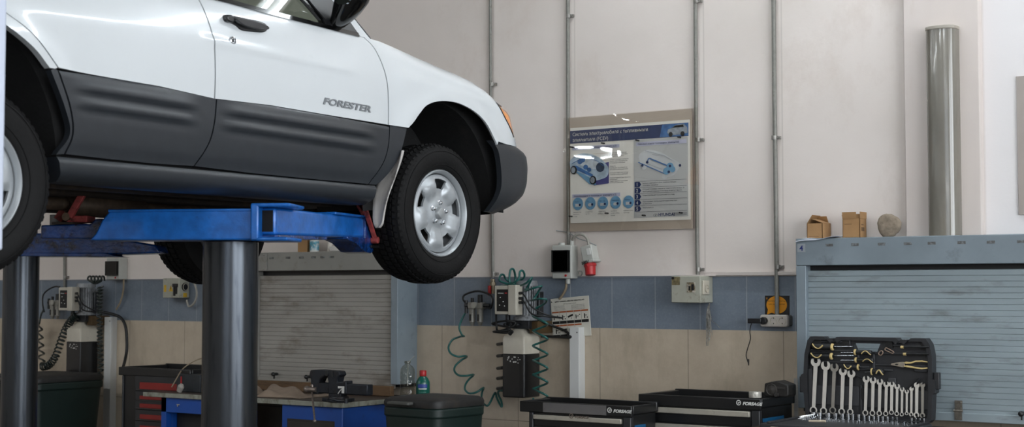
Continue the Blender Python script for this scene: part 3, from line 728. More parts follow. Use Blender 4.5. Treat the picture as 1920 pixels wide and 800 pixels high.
# --- wheels
def wheel_parts():
    R=.332; Rr=.205
    X=Matrix.Rotation(PI/2,4,'Y')           # lathe axis -> +X (outboard)
    wr=MB()
    # barrel and lip (profile r,h ; h outboard)
    lip=[(.165,-.10),(.178,-.06),(.186,-.01),(.190,.03),(.196,.052),(.2035,.058),(.2085,.054),(.2095,.044),(.203,.036),(.196,.02),(.192,-.03),(.185,-.08),(.178,-.14)]
    wr.lathe(lip,X,72,cap=False)
    # pressed disc with five trapezoid windows
    def hgt(r,w):       # w: 1 on spoke crown, 0 beside window
        base=[(0,.030),(.048,.030),(.066,.022),(.085,.018),(.11,.030),(.135,.036),(.155,.034),(.172,.030),(.186,.022)]
        for i in range(len(base)-1):
            if r<=base[i+1][0]:
                t=(r-base[i][0])/(base[i+1][0]-base[i][0]); h=base[i][1]*(1-t)+base[i+1][1]*t; break
        else: h=base[-1][1]
        return h+.012+.008*w*ss(.07,.10,r)*(1-ss(.15,.172,r))-.010*(1-w)*ss(.085,.115,r)*(1-ss(.15,.175,r))
    ang=[-36,-30,-25,-21,-18.5,-15,-8,0,8,15,18.5,21,25,30]
    AN=[(k*72+a) for k in range(5) for a in ang]
    RR=[.0,.02,.036,.048,.056,.066,.076,.088,.100,.112,.119,.127,.137,.147,.157,.165,.172,.179,.186]
    n=len(AN); V=[]
    for r in RR:
        row=[]
        for q in AN:
            loc=((q+36)%72)-36; w=ss(17,27,abs(loc))
            # window sides pinch toward the hub
            loc2=abs(loc); e_=11.0+5.0*ss(.112,.168,r)
            loc2=loc2*e_/18.5 if loc2<=18.5 else e_+(loc2-18.5)*(36-e_)/17.5
            a=math.radians(q-loc+math.copysign(loc2,loc))
            row.append(Vector((hgt(r,w),-r*math.sin(a),r*math.cos(a))))
        V.append(wr.verts(row))
    for i in range(len(RR)-1):
        for j in range(n):
            loc=((AN[j]+36)%72)-36; nx=((AN[(j+1)%n]+36)%72)-36; rm=(RR[i]+RR[i+1])/2
            mid=(loc+nx)/2 if nx>loc else 33
            lim=12+7.5*ss(.119,.16,rm)
            if .118<rm<.166 and abs(mid)<18.6: continue
            if RR[i]==0 and RR[i+1]>0 and False: continue
            wr.face([V[i][j],V[i][(j+1)%n],V[i+1][(j+1)%n],V[i+1][j]])
    # folded window edges
    bmesh.ops.remove_doubles(wr.bm,verts=wr.bm.verts[:],dist=1e-5)
    be=[e for e in wr.bm.edges if len(e.link_faces)==1 and all(.115<math.hypot(v.co.y,v.co.z)<.168 for v in e.verts) and all(v.co.x>-.03 for v in e.verts)]
    r=bmesh.ops.extrude_edge_only(wr.bm,edges=be)
    for g in r['geom']:
        if isinstance(g,bmesh.types.BMVert): g.co.x-=.012
    return wr
def wheel(y,name='wheel'):
    wr=wheel_parts(); 
    mb=wr; bmesh.ops.recalc_face_normals(mb.bm,faces=mb.bm.faces)
    me=bpy.data.meshes.new('wheel'); mb.bm.to_mesh(me); mb.bm.free()
    o=link('wheel',me,STEELW,CAR); me.shade_smooth(); me.set_sharp_from_angle(angle=math.radians(55))
    ORG[o]=Vector((0,0,0)); o.location=(.775,y,.334)
    X=Matrix.Rotation(PI/2,4,'Y')
    def sub(mb,name,m,**k):
        return mb.build(name,m,o,**k)
    # tyre: carcass + tread blocks in one mesh
    prof=[(.200,.048),(.206,.064),(.222,.074),(.250,.083),(.280,.086),(.300,.081),(.315,.070),(.323,.058),(.3265,.03),(.3275,0),(.3265,-.05),(.322,-.13),(.314,-.150),(.28,-.165),(.24,-.16),(.206,-.145),(.200,-.12)]
    prof=[(r,h-.012) for r,h in prof]
    ty=MB(); ty.lathe(prof,X,96,cap=False)
    # raised sidewall rings
    for rr,hh in ((.232,.0665),(.296,.0715)):
        ty.lathe([(rr-.003,hh-.003),(rr-.001,hh+.0015),(rr+.001,hh+.0015),(rr+.003,hh-.003)],X,96,cap=False)
    nb=66
    for k in range(nb):
        for row,(h0,h1,r0,ph) in enumerate(((.034,.062,.3225,0),(.004,.026,.3265,.5),(-.035,-.012,.3275,.1),(-.075,-.045,.3265,.6),(-.125,-.085,.3225,.2))):
            a0=2*PI*(k+ph)/nb; a1=a0+2*PI/nb*.74; sk=.012
            def P(a,h,r): return Vector((h-.012,-r*math.sin(a),r*math.cos(a)))
            out=[];inn=[]
            for a,h in ((a0,h0),(a1,h0),(a1+sk,h1),(a0+sk,h1)):
                rr=r0+.0085-(.012 if (row==0 and h==h1) or (row==4 and h==h0) else 0)
                out.append(P(a,h,rr)); inn.append(P(a,h,rr-.016))
            A=ty.verts(out);B=ty.verts(inn); ty.face(A)
            for i in range(4): ty.face([A[i],B[i],B[(i+1)%4],A[(i+1)%4]])
        # shoulder lugs
        a0=2*PI*k/nb; a1=a0+2*PI/nb*.6
        A=ty.verts([P_ for P_ in (Vector((.050,-.3245*math.sin(a0),.3245*math.cos(a0))),Vector((.050,-.3245*math.sin(a1),.3245*math.cos(a1))),Vector((.0655,-.306*math.sin(a1),.306*math.cos(a1))),Vector((.0655,-.306*math.sin(a0),.306*math.cos(a0))))])
        B=ty.verts([Vector((v.co.x-.012,v.co.y*.98,v.co.z*.98)) for v in A]); ty.face(A)
        for i in range(4): ty.face([A[i],B[i],B[(i+1)%4],A[(i+1)%4]])
    sub(ty,'tyre',RUBBER,smooth=38)
    sub(MB().lathe([(0,.063),(.014,.0628),(.023,.060),(.0275,.054),(.030,.042),(.030,.02)],X,28,cap=False),'hub_cap',mat('hub_cap_silver','a9adaf',.35,.5,.05,30))
    for k in range(5):
        a=math.radians(72*k); y_,z_=-.050*math.sin(a),.050*math.cos(a)
        nm=MB().lathe([(.0130,.034),(.0130,.040),(.0100,.043),(.0100,.053),(.006,.058),(0,.059)],Matrix.Translation((0,y_,z_))@X,6,cap=False)
        sub(nm,'lug_nut',CHROME,smooth=30)
    sub(MB().lathe([(.02,-.04),(.135,-.035),(.135,-.045),(.02,-.05)],X,40,cap=False,close=True),'brake_disc',mat('brake_disc','5c5a57',.4,.6,.2,30,dirt='4a3324',dth=.5,damt=.5))
    sub(MB().lathe([(.02,-.06),(.175,-.08),(.178,-.12)],X,48,cap=False),'wheel_well',BLACKP)
    return o
WFR=wheel(0)
WFR.rotation_euler=(math.radians(-6),0,math.radians(0))
def wcopy(o,loc,flip,rx):
    c=o.copy(); COL.objects.link(c); c.location=loc
    c.rotation_euler=(rx,0,PI if flip else 0)
    for ch in o.children:
        d=ch.copy(); COL.objects.link(d); d.parent=c
    return c
wcopy(WFR,(.775,-WHEELBASE,.334),False,.5)
wcopy(WFR,(-.775,0,.334),True,.2); wcopy(WFR,(-.775,-WHEELBASE,.334),True,.9)
for o in MIRR: mirror(o)
# ================================================================= LIFT
INKB=mat('tube_shade_black','070707',.9)
def pz(px,py,d): r=ray(px,py); return CAM+r*(d/ ( -r.x*math.sin(YAW)+r.y*math.cos(YAW)))
def framed(o,xdir):      # matrix with local x along xdir (horizontal), y = depth away, z up
    x=Vector(xdir); x.z=0; x.normalize(); y=Vector((-x.y,x.x,0))
    return Matrix(((x.x,y.x,0,o.x),(x.y,y.y,0,o.y),(0,0,1,o.z),(0,0,0,1)))
def piston_lift(name,label,px,d,r,ztop):
    c=pz(px,500,d); c.z=0
    t=thing(name,label,'car lift',c)
    MB().cyl((c.x,c.y,0),(c.x,c.y,ztop),r,n=64).build('piston',PISTON,t,smooth=40)
    MB().cyl((c.x,c.y,0),(c.x,c.y,.03),r*1.5,n=48).cyl((c.x,c.y,.03),(c.x,c.y,.05),r*1.2,n=48).build('floor_flange',BLACKP,t)
    return t,c
LT,lc=piston_lift('piston_lift','blue lift arm on thick steel piston under the near side of the car','432.5' and 432.5,6.23,.1145,1.752)
# main beam lies across the piston, front face square to us
b0=pz(205,402,6.10); b1=pz(480,394,6.02)
M=framed(Vector((b0.x,b0.y,1.755)),b1-b0); Lb=(Vector((b1.x-b0.x,b1.y-b0.y))).length
bm_=MB()
bm_.prism([(-.085,.002),(Lb+.02,0),(Lb+.02,.125),(.0,.122),(-.032,.085),(-.058,.03)],1,0,.20,M=M)
bm_.build('arm_beam',BLUE,LT,bevel=.008,seg=3)
MB().box(-.005,Lb,-.004,.02,.116,.127,M).build('weld_edge',BLUE,LT,bevel=.003)
# extension tube on the left with pad carrier
M2=framed(Vector((*pz(76,430,6.25).xy,1.765)),b1-b0); L2=(pz(205,430,6.25)-pz(76,430,6.25)).length
MB().prism([(0,.004),(L2+.05,.0),(L2+.05,.085),(L2-.05,.085),(L2-.07,.064),(.0,.060)],1,0,.15,M=M2).build('extension_tube',BLUED,LT,bevel=.006)
MB().box(.05,.14,-.004,.154,.063,.072,M2).build('pad_plate',UNDER,LT,bevel=.002)
# red fold-up adaptor
rp=MB(); rp.box(.10,.19,.03,.12,.072,.10,M2)
rp.build('adaptor_base',REDR,LT,bevel=.004)
q0=M2@Vector((.118,.02,.095)); q1=M2@Vector((.195,.02,.225))
def bar(mb,a,b_,w,h):
    d=(b_-a); L_=d.length; x=d.normalized(); y=Vector((-(b1-b0).normalized().y,(b1-b0).normalized().x,0)); z=x.cross(y)
    T=Matrix(((x.x,y.x,z.x,a.x),(x.y,y.y,z.y,a.y),(x.z,y.z,z.z,a.z),(0,0,0,1))); mb.box(0,L_,-w/2,w/2,-h/2,h/2,T); return mb
ra=MB(); bar(ra,q0,q1,.02,.028); bar(ra,M2@Vector((.03,.12,.085)),M2@Vector((.13,.12,.235)),.05,.04); ra.build('adaptor_arm',REDR,LT,bevel=.003)
MB().cyl(M2@Vector((.105,.01,.095)),M2@Vector((.105,.135,.095)),.017,n=16).build('pivot_pin',mat('pin_steel','6a5a4c',.4,.6,.3,60),LT)
# yoke
y0=pz(470,450,6.0); My=framed(Vector((y0.x,y0.y,1.750)),b1-b0)
ym=MB(); th=.016
ym.box(0,.035,-.012,.21,0,.150,My)            # left wall
ym.box(0,.165,-.012,.21,.136,.152,My)         # top plate
ym.box(0,.155,-.012,.21,0,.016,My)
ym.build('yoke',BLUE,LT,bevel=.008,seg=3)

# forward arm
a0=pz(516,418,6.02); a1=pz(684,424,6.88); a0.z=1.775; a1.z=1.800
d=(a1-a0); Ma=framed(a0,d); La=Vector((d.x,d.y)).length
fa=MB()
fa.prism([(0,0),(La,.018),(La,.113),(0,.112)],1,0,.12,M=Ma); fa.build('forward_arm',BLUE,LT,bevel=.012,seg=3)
MB().box(-.004,.001,.010,.110,.014,.100,Ma).build('tube_end_shade',INKB,LT)  # black plate over the arm end painted as the shade inside the tube
MB().prism([(.0,-.018),(La*.55,-.004),(La*.55,.012),(0,.0)],1,.0,.12,M=Ma).build('arm_underplate',BLUED,LT,bevel=.003)
MB().box(La*.62,La+.01,-.01,.13,.110,.122,Ma).build('arm_cap_plate',BLUE,LT,bevel=.004)
e=MB(); e.prism([(La-.02,.112),(La+.0,.112),(La+.07,.03),(La+.075,-.04),(La+.045,-.052),(La-.03,-.045),(La-.12,-.010),(La-.22,.006),(La-.22,.018),(La-.02,.018)],1,-.012,.11,M=Ma)
e.build('arm_end_fork',BLUED,LT,bevel=.003)
rr=MB(); T0=Ma@Vector((La-.06,.05,.145)); T1=Ma@Vector((La+.075,.05,.035))
bar(rr,Ma@Vector((La-.075,-.028,.165)),Ma@Vector((La+.055,-.028,.015)),.02,.028); bar(rr,Ma@Vector((La-.075,-.0,.165)),Ma@Vector((La-.01,-.0,.118)),.05,.02)
rr.cyl(Ma@Vector((La+.055,-.045,.01)),Ma@Vector((La+.055,-.01,.01)),.016,n=14)
rr.build('folded_adaptor',REDR,LT,bevel=.003)
MB().cyl(Ma@Vector((La+.03,-.02,-.02)),Ma@Vector((La+.13,-.04,-.02)),.006,n=8).build('stop_pin',BLACKP,LT)
# far lift
LT2,lc2=piston_lift('piston_lift','dark steel piston with greasy blue beam farther back at the left edge','',7.35,.0855,1.735) if False else piston_lift('piston_lift','dark steel piston with greasy blue beam farther back at the left edge',40,7.35,.086,1.735)
f0=pz(-40,470,7.25); f1=pz(300,470,7.25)
M3=framed(Vector((f0.x,f0.y,1.722)),f1-f0); L3=(f1-f0).length
MB().prism([(0,.02),(.15,0),(L3-.35,.0),(L3-.0,.012),(L3-.02,.05),(L3-.3,.10),(0,.115)],1,0,.2,M=M3).build('arm_beam',BLUED,LT2,bevel=.008)
MB().prism([(.10,-.004),(.68,-.006),(.62,.012),(.10,.012)],1,-.02,.22,M=M3).build('drip_plate',BLUED,LT2,bevel=.003)
MB().cyl(M3@Vector((.38,.08,.09)),M3@Vector((.38,.08,.20)),.06,n=20).build('lifting_pad',BLACKP,LT2)

# ================================================================= HYDRAULIC POWER UNIT
IVORY=mat('ivory_plastic','bcb7aa',.42,0,.06,12,dirt='8c8270',dth=.62,ds=14,damt=.4)
GREYP=mat('grey_enclosure','b3b4ae',.45,0,.05,12,dirt='8a8474',dth=.62,ds=16,damt=.45)
MOTORM=mat('grey_motor','8c8f92',.5,.3,.2,20,dirt='2b2a28',dth=.52,ds=25,damt=.7)
VALVE=mat('dark_valve_metal','35373a',.4,.6,.3,40)
TANKW=mat('white_tank_plastic','c2bcae',.35,0,.1,7,dirt='7e7360',dth=.6,ds=9,damt=.5)
TANKB=mat('black_tank_oil','0e0f12',.3,0,.1,10,coat=.3)
LABW=mat('label_white','d8d8d4',.5); RED=mat('red_plastic','a81f22',.4,0,.1,20); INK=mat('ink_black','131313',.6)
TC=at(962,747,Y=7.30)   # tank bottom centre reference
def power_unit(label):
    x0=at(941,700,Y=7.27).x; x1=at(983,700,Y=7.27).x; yb=7.44; yf=7.27; zb=at(962,745,Y=7.27).z
    t=thing('hydraulic_power_unit',label,'hydraulic unit',((x0+x1)/2,7.35,zb),'hydraulic units on the wall')
    zl=at(962,663,Y=7.27).z; zs=at(962,632,Y=7.27).z; zt=at(962,618,Y=7.27).z
    MB().prism(rrect(x0,x1,yf,yb,.012),2,zb,zl).build('oil_tank',TANKB,t,bevel=.006,smooth=40)
    def ins(k,d=.012): return rrect(x0+k,x1-k,yf+k,yb-k,max(.012,d))
    m=MB(); R=[m.verts([(a,b_,z) for a,b_ in ins(k,.012+k*.3)]) for z,k in ((zl,0.001),(zs-.006,0),(zs+.006,.006),((zs+zt)/2+.006,.030),(zt,.042),(zt+.012,.050))]
    for i in range(len(R)-1):
        for j in range(len(R[0])): m.face([R[i][j],R[i][(j+1)%len(R[0])],R[i+1][(j+1)%len(R[0])],R[i+1][j]])
    m.face(R[-1]); m.face(R[0][::-1]); m.build('tank_shoulder',TANKW,t,smooth=50)
    # scribbled level marks
    mk=MB(); random.seed(3)
    for k in range(14):
        xx=x0+.01+random.random()*.12; zz=zl-.02-random.random()*.035; mk.box(xx,xx+.004+random.random()*.006,yf-.001,yf+.001,zz,zz+.003+random.random()*.006)
    mk.build('paint_marks',LABW,t)
    # valve block
    cx=(x0+x1)/2+.015; cy=(yf+yb)/2
    v=MB().box(cx-.055,cx+.075,cy-.05,cy+.05,zt+.006,zt+.055).box(cx-.10,cx-.055,cy-.035,cy+.03,zt+.02,zt+.05)
    for k in range(3): v.cyl((cx-.085+.045*k,cy-.05,zt+.03),(cx-.085+.045*k,cy-.075,zt+.03),.010,n=10)
    v.cyl((cx-.09,cy-.03,zt+.04),(cx-.09,cy-.03,zt+.09),.015,n=12).build('valve_block',VALVE,t,bevel=.003)
    MB().box(cx+.06,cx+.115,cy-.02,WY,zt-.02,zt+.05).build('wall_bracket',mat('brown_bracket','4d3b22',.6,.2,.2,20),t)
    # motor with vertical fins
    zm0=zt+.055; zm1=zm0+.235; cxm=cx+.02; r=.062
    mo=MB().cyl((cxm,cy,zm0),(cxm,cy,zm1-.03),r,n=28).cyl((cxm,cy,zm1-.03),(cxm,cy,zm1),r+.010,r+.004,n=28).cyl((cxm,cy,zm0),(cxm,cy,zm0+.02),r+.012,n=28)
    for k in range(28):
        a=2*PI*k/28; T=Matrix.Translation((cxm,cy,0))@Matrix.Rotation(a,4,'Z'); mo.box(r-.004,r+.013,-.0022,.0022,zm0+.03,zm1-.035,T)
    mo.build('motor',MOTORM,t,smooth=30)
    MB().box(cxm+.055,cxm+.095,cy-.0,cy+.05,zm0+.02,zm0+.17).build('terminal_box',VALVE,t,bevel=.006)
    # control box
    c0=at(927,589,Y=7.20); c1=at(967,535,Y=7.20)
    cb=MB().box(c0.x,c1.x,7.20,7.262,c0.z,c1.z); CB=cb.build('control_box',IVORY,t,bevel=.005,seg=3)
    MB().box(c0.x+.100,c1.x+.003,7.196,7.266,c0.z-.003,c1.z+.003).build('box_lid',IVORY,CB,bevel=.003)
    MB().box(c0.x+.018,c0.x+.098,7.1985,7.201,c0.z+.018,c1.z-.022).build('front_panel',INK,CB)
    text('panel_lettering','HYDRAULIC',.0085,LABW,CB,wallM(c0.x+.026,7.198,c1.z-.048),depth=.0004,sx=.9)
    MB().box(c0.x+.076,c0.x+.092,7.1975,7.1985,c1.z-.047,c1.z-.041).build('red_mark',RED,CB)
    k=MB()
    for a,b_ in ((.045,.10),(.065,.075),(.040,.055),(.075,.05)): k.cyl((c0.x+a,7.1985,c0.z+b_),(c0.x+a,7.194,c0.z+b_),.0028,n=8)
    builds(k,'push_button',LABW,CB)
    k=MB()
    for b_ in (.125,.095,.07): k.cyl((c1.x,7.232,c0.z+b_),(c1.x+.028,7.226,c0.z+b_),.009,n=10)
    builds(k,'cable_gland',BLACKP,CB)
    for i,b_ in enumerate((.125,.085)):
        MB().tube(cr([(c1.x+.025,7.228,c0.z+b_),(c1.x+.06,7.21,c0.z+b_-.02),(c1.x+.10,7.22,c0.z+b_-.08),(c1.x+.17,7.27,c0.z+.0-.01*i),(c1.x+.22,7.36,c0.z-.02)],6),.005,8).build('control_cable',BLACKP,t)
    return t
PU=power_unit('hydraulic unit with white control box and black tank, right of the raised wheel')
dx=at(110,535,Y=7.2).x-at(927,535,Y=7.2).x
deepcopy(PU,PU.location+Vector((dx,0,-.005)),label='hydraulic unit with white control box and black tank, seen under the car at far left')
# ---- filter regulators
REGM=mat('regulator_grey','8f8d86',.4,.3,.15,40,dirt='4f4b44',dth=.55,ds=40,damt=.6)
def regulator(px,label,dxx=0):
    c=at(880,575,Y=7.40); c.x=at(px,575,Y=7.40).x
    t=thing('air_regulator',label,'air regulator',(c.x,7.42,c.z-.08),'twin bowl air regulators')
    MB().box(c.x-.055,c.x+.055,7.40,7.44,c.z-.012,c.z+.028).box(c.x-.02,c.x+.02,7.44,WY,c.z-.01,c.z+.02).build('regulator_body',REGM,t,bevel=.004)
    for s_ in (-.030,.030):
        b_=MB().lathe([(.008,-.115),(.012,-.11),(.014,-.095),(.020,-.092),(.020,-.03),(.022,-.012),(.018,-.010)],Matrix.Translation((c.x+s_,7.415,c.z)),18)
        bo=b_.build('bowl',REGM,t,smooth=40)
        MB().box(c.x+s_-.006,c.x+s_+.006,7.393,7.397,c.z-.085,c.z-.045).build('sight_slot',BLACKP,bo)
    MB().cyl((c.x+.03,7.415,c.z+.026),(c.x+.03,7.415,c.z+.075),.017,.015,n=16).build('setting_knob',BLACKP,t)
    MB().cyl((c.x-.03,7.415,c.z+.026),(c.x-.03,7.415,c.z+.055),.010,n=12).build('setting_knob',BLACKP,t)
    MB().cyl((c.x+.0,7.402,c.z+.01),(c.x+.0,7.385,c.z+.01),.019,n=20).build('gauge',mat('gauge_face','a9a8a0',.3,.2,.1,50),t)
    MB().cyl((c.x-.055,7.42,c.z+.01),(c.x-.085,7.42,c.z+.01),.013,n=10).cyl((c.x-.08,7.42,c.z+.04),(c.x-.08,7.42,c.z-.04),.010,n=10).cyl((c.x+.055,7.42,c.z+.01),(c.x+.10,7.42,c.z+.01),.011,n=10).build('hose_fitting',BLACKP,t)
    return t
RG=regulator(890,'twin bowl air regulator left of the hydraulic unit beside the wheel')
deepcopy(RG,RG.location+Vector((dx-.02,0,0)),label='twin bowl air regulator on the wall right of the leftmost piston')
# ---- hoses
HG=mat('green_air_hose','1c5a55',.3,0,.15,20,coat=.3); HD=mat('dark_coiled_hose','15211f',.35,0,.15,20,coat=.2); HB_=mat('black_rubber_hose','121213',.5,0,.2,20)
def hose(name,pts,r,m,label,cat='hose',par=None,n=7,grp=None,steps=6):
    """pts: (px,py,Y)"""
    P=[at(a,b_,Y=c_) for a,b_,c_ in pts]
    o=MB().tube(cr(P,steps),r,n,).build(name,m,par,smooth=60)
    if label: props(o,label,cat,grp)
    return o
Yh=7.40
hose('air_hose',[(873,585,7.42),(866,598,7.41),(861,614,7.38),(866,627,7.37),(870,630,7.40),(862,631,7.44),(848,637,7.40),(841,650,7.36),(845,662,7.34),(858,668,7.35),(872,667,7.40),(875,669,7.44),(866,674,7.44),(854,685,7.40),(852,695,7.36),(860,703,7.34),(874,704,7.35),(886,702,7.40),(888,703,7.44),(880,710,7.44),(873,720,7.40),(872,730,7.36),(880,737,7.33),(893,735,7.33),(904,728,7.36),(907,727,7.40),(904,735,7.42),(903,746,7.40),(907,756,7.36),(914,760,7.34),(920,752,7.36),(926,739,7.40),(929,736,7.43),(931,744,7.42),(937,757,7.40),(941,762,7.38),(940,752,7.40),(934,738,7.44),(936,732,7.45),(945,732,7.45)],.0066,HG,'green coiled air hose sagging in wide loops left of the black oil tank',steps=5)
# loops above and coil down right of the tank
lp=[(940,536,7.30),(948,534,7.24)]
for cx_,top,sk in ((945,514,-9),(960,504,0),(975,507,7)):
    lp+=[(957,533,7.22),(cx_-5+sk*.3,(top+533)/2+3,7.21),(cx_+sk*.4-3,top+2,7.24),(cx_+sk*.4+3,top+1,7.27),(cx_+6+sk*.2,(top+533)/2,7.30),(964,533,7.29)]
lp+=[(975,535,7.25),(987,530,7.22),(996,521,7.23),(997,522,7.28),(988,540,7.30),(984,545,7.26),(1000,540,7.22),(1015,536,7.24),(1012,542,7.30),(1001,560,7.30),(996,563,7.25),(1010,560,7.2),(1024,561,7.22),(1022,568,7.28),(1006,577,7.30),(1003,579,7.27)]
hose('air_hose',lp,.0066,HG,'green air hose gathered in upright loops over the white control box',steps=5)
cp=[(998,590,7.30)]
for k in range(6):
    y_=600+ k*27.5 if k<2 else 603+k*26.5
    cp+=[(1000,y_-7,7.25),(1010,y_-2,7.20),(1024,y_+5,7.19),(1026,y_+9,7.24),(1014,y_+14,7.26),(1001,y_+19,7.255)]
cp+=[(1000,747,7.22)]
cp=[(a+(0 if k<12 else 0),b_,c_) for k,(a,b_,c_) in enumerate(cp)]
hose('air_hose',cp,.0066,HG,'green coiled air hose hanging down the right side of the black oil tank',steps=6)
# black cables around the right unit
hose('cable',[(873,568,7.42),(868,560,7.42),(872,552,7.43),(890,546,7.44),(905,547,7.44),(920,553,7.42),(924,562,7.40),(922,572,7.40),(919,578,7.41),(912,573,7.42)],.006,HB_,'black cable arching from the air regulator to the white control box','cable')
hose('cable',[(930,588,7.25),(931,610,7.22),(935,620,7.24),(960,612,7.27),(966,604,7.28),(950,601,7.25),(926,605,7.24),(926,608,7.26),(955,614,7.22),(950,620,7.2),(927,621,7.22),(928,622,7.25),(945,624,7.2),(958,622,7.2)],.006,HB_,'black cable knotted in loops under the white control box','cable')
hose('cable',[(960,620,7.2),(955,626,7.2)],.013,HB_,'thick black plug end under the loops of cable','plug')
hose('cable',[(1010,600,7.36),(1030,608,7.44),(1045,614,7.46),(1060,620,7.46),(1068,628,7.44),(1068,632,7.43),(1040,631,7.46),(1015,630,7.47)],.008,HB_,'black cable running from the motor across the warning sign','cable')
hs=MB()
for py in (645,667,690,709,728): 
    a=at(933,py,Y=7.42); b_=at(943,py-1,Y=7.30); hs.tube([a,b_],.010,8)
hs.build('hose_hook',HB_,None,label='row of black hose turns showing behind the left edge of the tank',cat='hose')
# red tap under the clamp
c=at(924,535,Y=7.47)
m=MB().cyl((c.x,c.y,c.z-.05),(c.x,c.y,c.z+.04),.014,n=14).cyl((c.x,c.y,c.z+.0),(c.x,c.y,c.z+.02),.02,n=6)
tp=m.build('pipe_valve',mat('brass_valve','857a66',.4,.6,.2,40),None,label='brass pipe valve with red lever above the control box',cat='valve')
ORG[tp]=ORG[tp]; MB().box(c.x-.018,c.x-.004,c.y-.03,c.y-.01,c.z-.06,c.z+.0).build('red_lever',RED,tp,bevel=.003)
# left group
def lh(pts,r,m,label,cat='hose',n=7,steps=6): return hose('air_hose' if cat=='hose' else 'cable',pts,r,m,label,cat,steps=steps,n=n)
lh([(83,585,7.42),(80,570,7.42),(81,553,7.43),(90,543,7.44),(103,537,7.44),(112,538,7.42)],.006,HB_,'black cable arching to the white control box beside the leftmost piston','cable')
p=[(82,580,7.40),(77,590,7.38),(74,605,7.36)]
for k in range(5): y_=610+k*15; p+=[(72,y_,7.40),(77+k,y_+5,7.34),(79+k*1.2,y_+8,7.38),(72+k,y_+11,7.42)]
p+=[(76,690,7.38)]
lh(p,.0075,HD,'thin dark zigzag air hose close beside the leftmost piston')
# thick coil sweeping up from the bin to the unit
def coil(path,rad,pitch_n,r,m,label,Y):
    P=[at(a,b_,Y=Y) for a,b_ in path]; C=cr(P,40); n=len(C); out=[]
    for i,cpt in enumerate(C):
        d=(C[min(i+1,n-1)]-C[max(i-1,0)]).normalized(); s_=Vector((0,1,0)); u=d.cross(s_).normalized(); a=2*PI*pitch_n*i/n
        out.append(cpt+(u*math.cos(a)+s_*math.sin(a))*rad)
    o=MB().tube(out,r,6).build('air_hose',m,None,smooth=60); return props(o,label,'hose')
coil([(79,688),(92,684),(104,668),(114,640),(124,615),(134,600),(143,590)],.025,24,.0060,HD,'thick dark coiled air hose sweeping up from the dark bin to the far left unit',7.28)
coil([(188,536),(187,570),(187,610),(188,650),(189,700)],.019,22,.0060,HD,'dark coiled air hose hanging straight down in front of the far left oil tank',7.20)
lp=[]
for k in range(5):
    cx_=168+k*6; lp+=[(176+k,531,7.24),(cx_-3,524,7.22),(cx_-1,518,7.25),(cx_+3,519,7.28),(cx_+4,526,7.29)]
lh(lp,.0075,HD,'dark air hose bunched in small loops on top of the far left unit')
lh([(195,585,7.40),(215,590,7.43),(228,597,7.44),(236,615,7.44),(238,650,7.44),(235,672,7.40),(231,688,7.30)],.011,HB_,'thick black cable bending down to the black tool cart at the left','cable',n=10)
lh([(181,698,7.36),(183,712,7.38),(186,730,7.38),(186,737,7.38)],.006,HB_,'short black cable end with brass tip hanging below the far left tank','cable')
lh([(232,523,7.46),(231,545,7.47),(226,565,7.47),(218,580,7.47)],.007,mat('tan_flex','8f816b',.5),'tan flexible tube curving down from the small grey breaker box','cable')
# ================================================================= WALL BOXES
SMOKE=glass('smoked_window','6a6b6a',.05); 
def breaker_box(px0,py0,px1,py1,label,d=.075):
    yf=WY-d; a=at(px0,py1,Y=yf); b_=at(px1,py0,Y=yf)
    t=thing('breaker_box',label,'breaker box',((a.x+b_.x)/2,WY-d/2,a.z))
    MB().box(a.x,b_.x,yf,WY,a.z,b_.z).build('enclosure',GREYP,t,bevel=.006,seg=3)
    w=b_.x-a.x;h=b_.z-a.z
    MB().box(a.x+w*.06,b_.x-w*.07,yf-.0015,yf+.002,a.z+h*.20,b_.z-h*.16).build('window_recess',mat('recess_dark','1a1b1c',.5),t)
    br=MB()
    for k in range(3): 
        zz=a.z+h*(.27+.19*k); br.box(a.x+w*.28,b_.x-w*.22,yf-.008,yf-.001,zz,zz+h*.13)
    br.build('breaker_row',mat('breaker_grey','5c5d5b',.5,0,.3,90),t)
    MB().prism(rrect(a.x+w*.05,b_.x-w*.06,a.z+h*.19,b_.z-h*.15,.006),1,yf-.018,yf-.010).build('smoked_cover',SMOKE,t)
    MB().box(a.x+w*.05,a.x+w*.13,yf-.019,yf-.0,a.z+h*.19,b_.z-h*.15).box(b_.x-w*.11,b_.x-w*.06,yf-.019,yf,a.z+h*.19,b_.z-h*.15).box(a.x+w*.13,b_.x-w*.11,yf-.019,yf,b_.z-h*.18,b_.z-h*.15).box(a.x+w*.13,b_.x-w*.11,yf-.019,yf,a.z+h*.19,a.z+h*.22).build('cover_frame',mat('smoky_plastic','1d1e1f',.25),t)
    MB().cyl((b_.x-w*.28,yf-.004,a.z+h*.09),(b_.x-w*.28,yf+.002,a.z+h*.09),.007,n=14).build('red_button',RED,t)
    return t,a,b_,yf
t,a,b_,yf=breaker_box(1035,459,1071,522,'grey breaker box with smoked window beside the red socket')
builds(MB().cyl((a.x+.05,yf+.03,b_.z),(a.x+.05,yf+.03,b_.z+.015),.02,n=12).cyl((b_.x-.02,yf+.04,b_.z),(b_.x-.02,yf+.04,b_.z+.03),.013,n=12).cyl((b_.x-.045,yf+.035,a.z),(b_.x-.045,yf+.035,a.z-.03),.014,n=12),'cable_gland',GREYP,t)
hose('cable',[(1073,450,7.46),(1077,443,7.45),(1085,439,7.45),(1095,441,7.45),(1102,450,7.45),(1104,462,7.45)],.008,mat('grey_flex','9a978f',.5),'grey cable arching from the breaker box to the red socket','cable')
hose('cable',[(1062,525,7.46),(1061,540,7.47),(1055,552,7.48),(1049,560,7.485)],.008,MATS['tan_flex'],'tan flexible tube from the breaker box down behind the warning sign','cable')
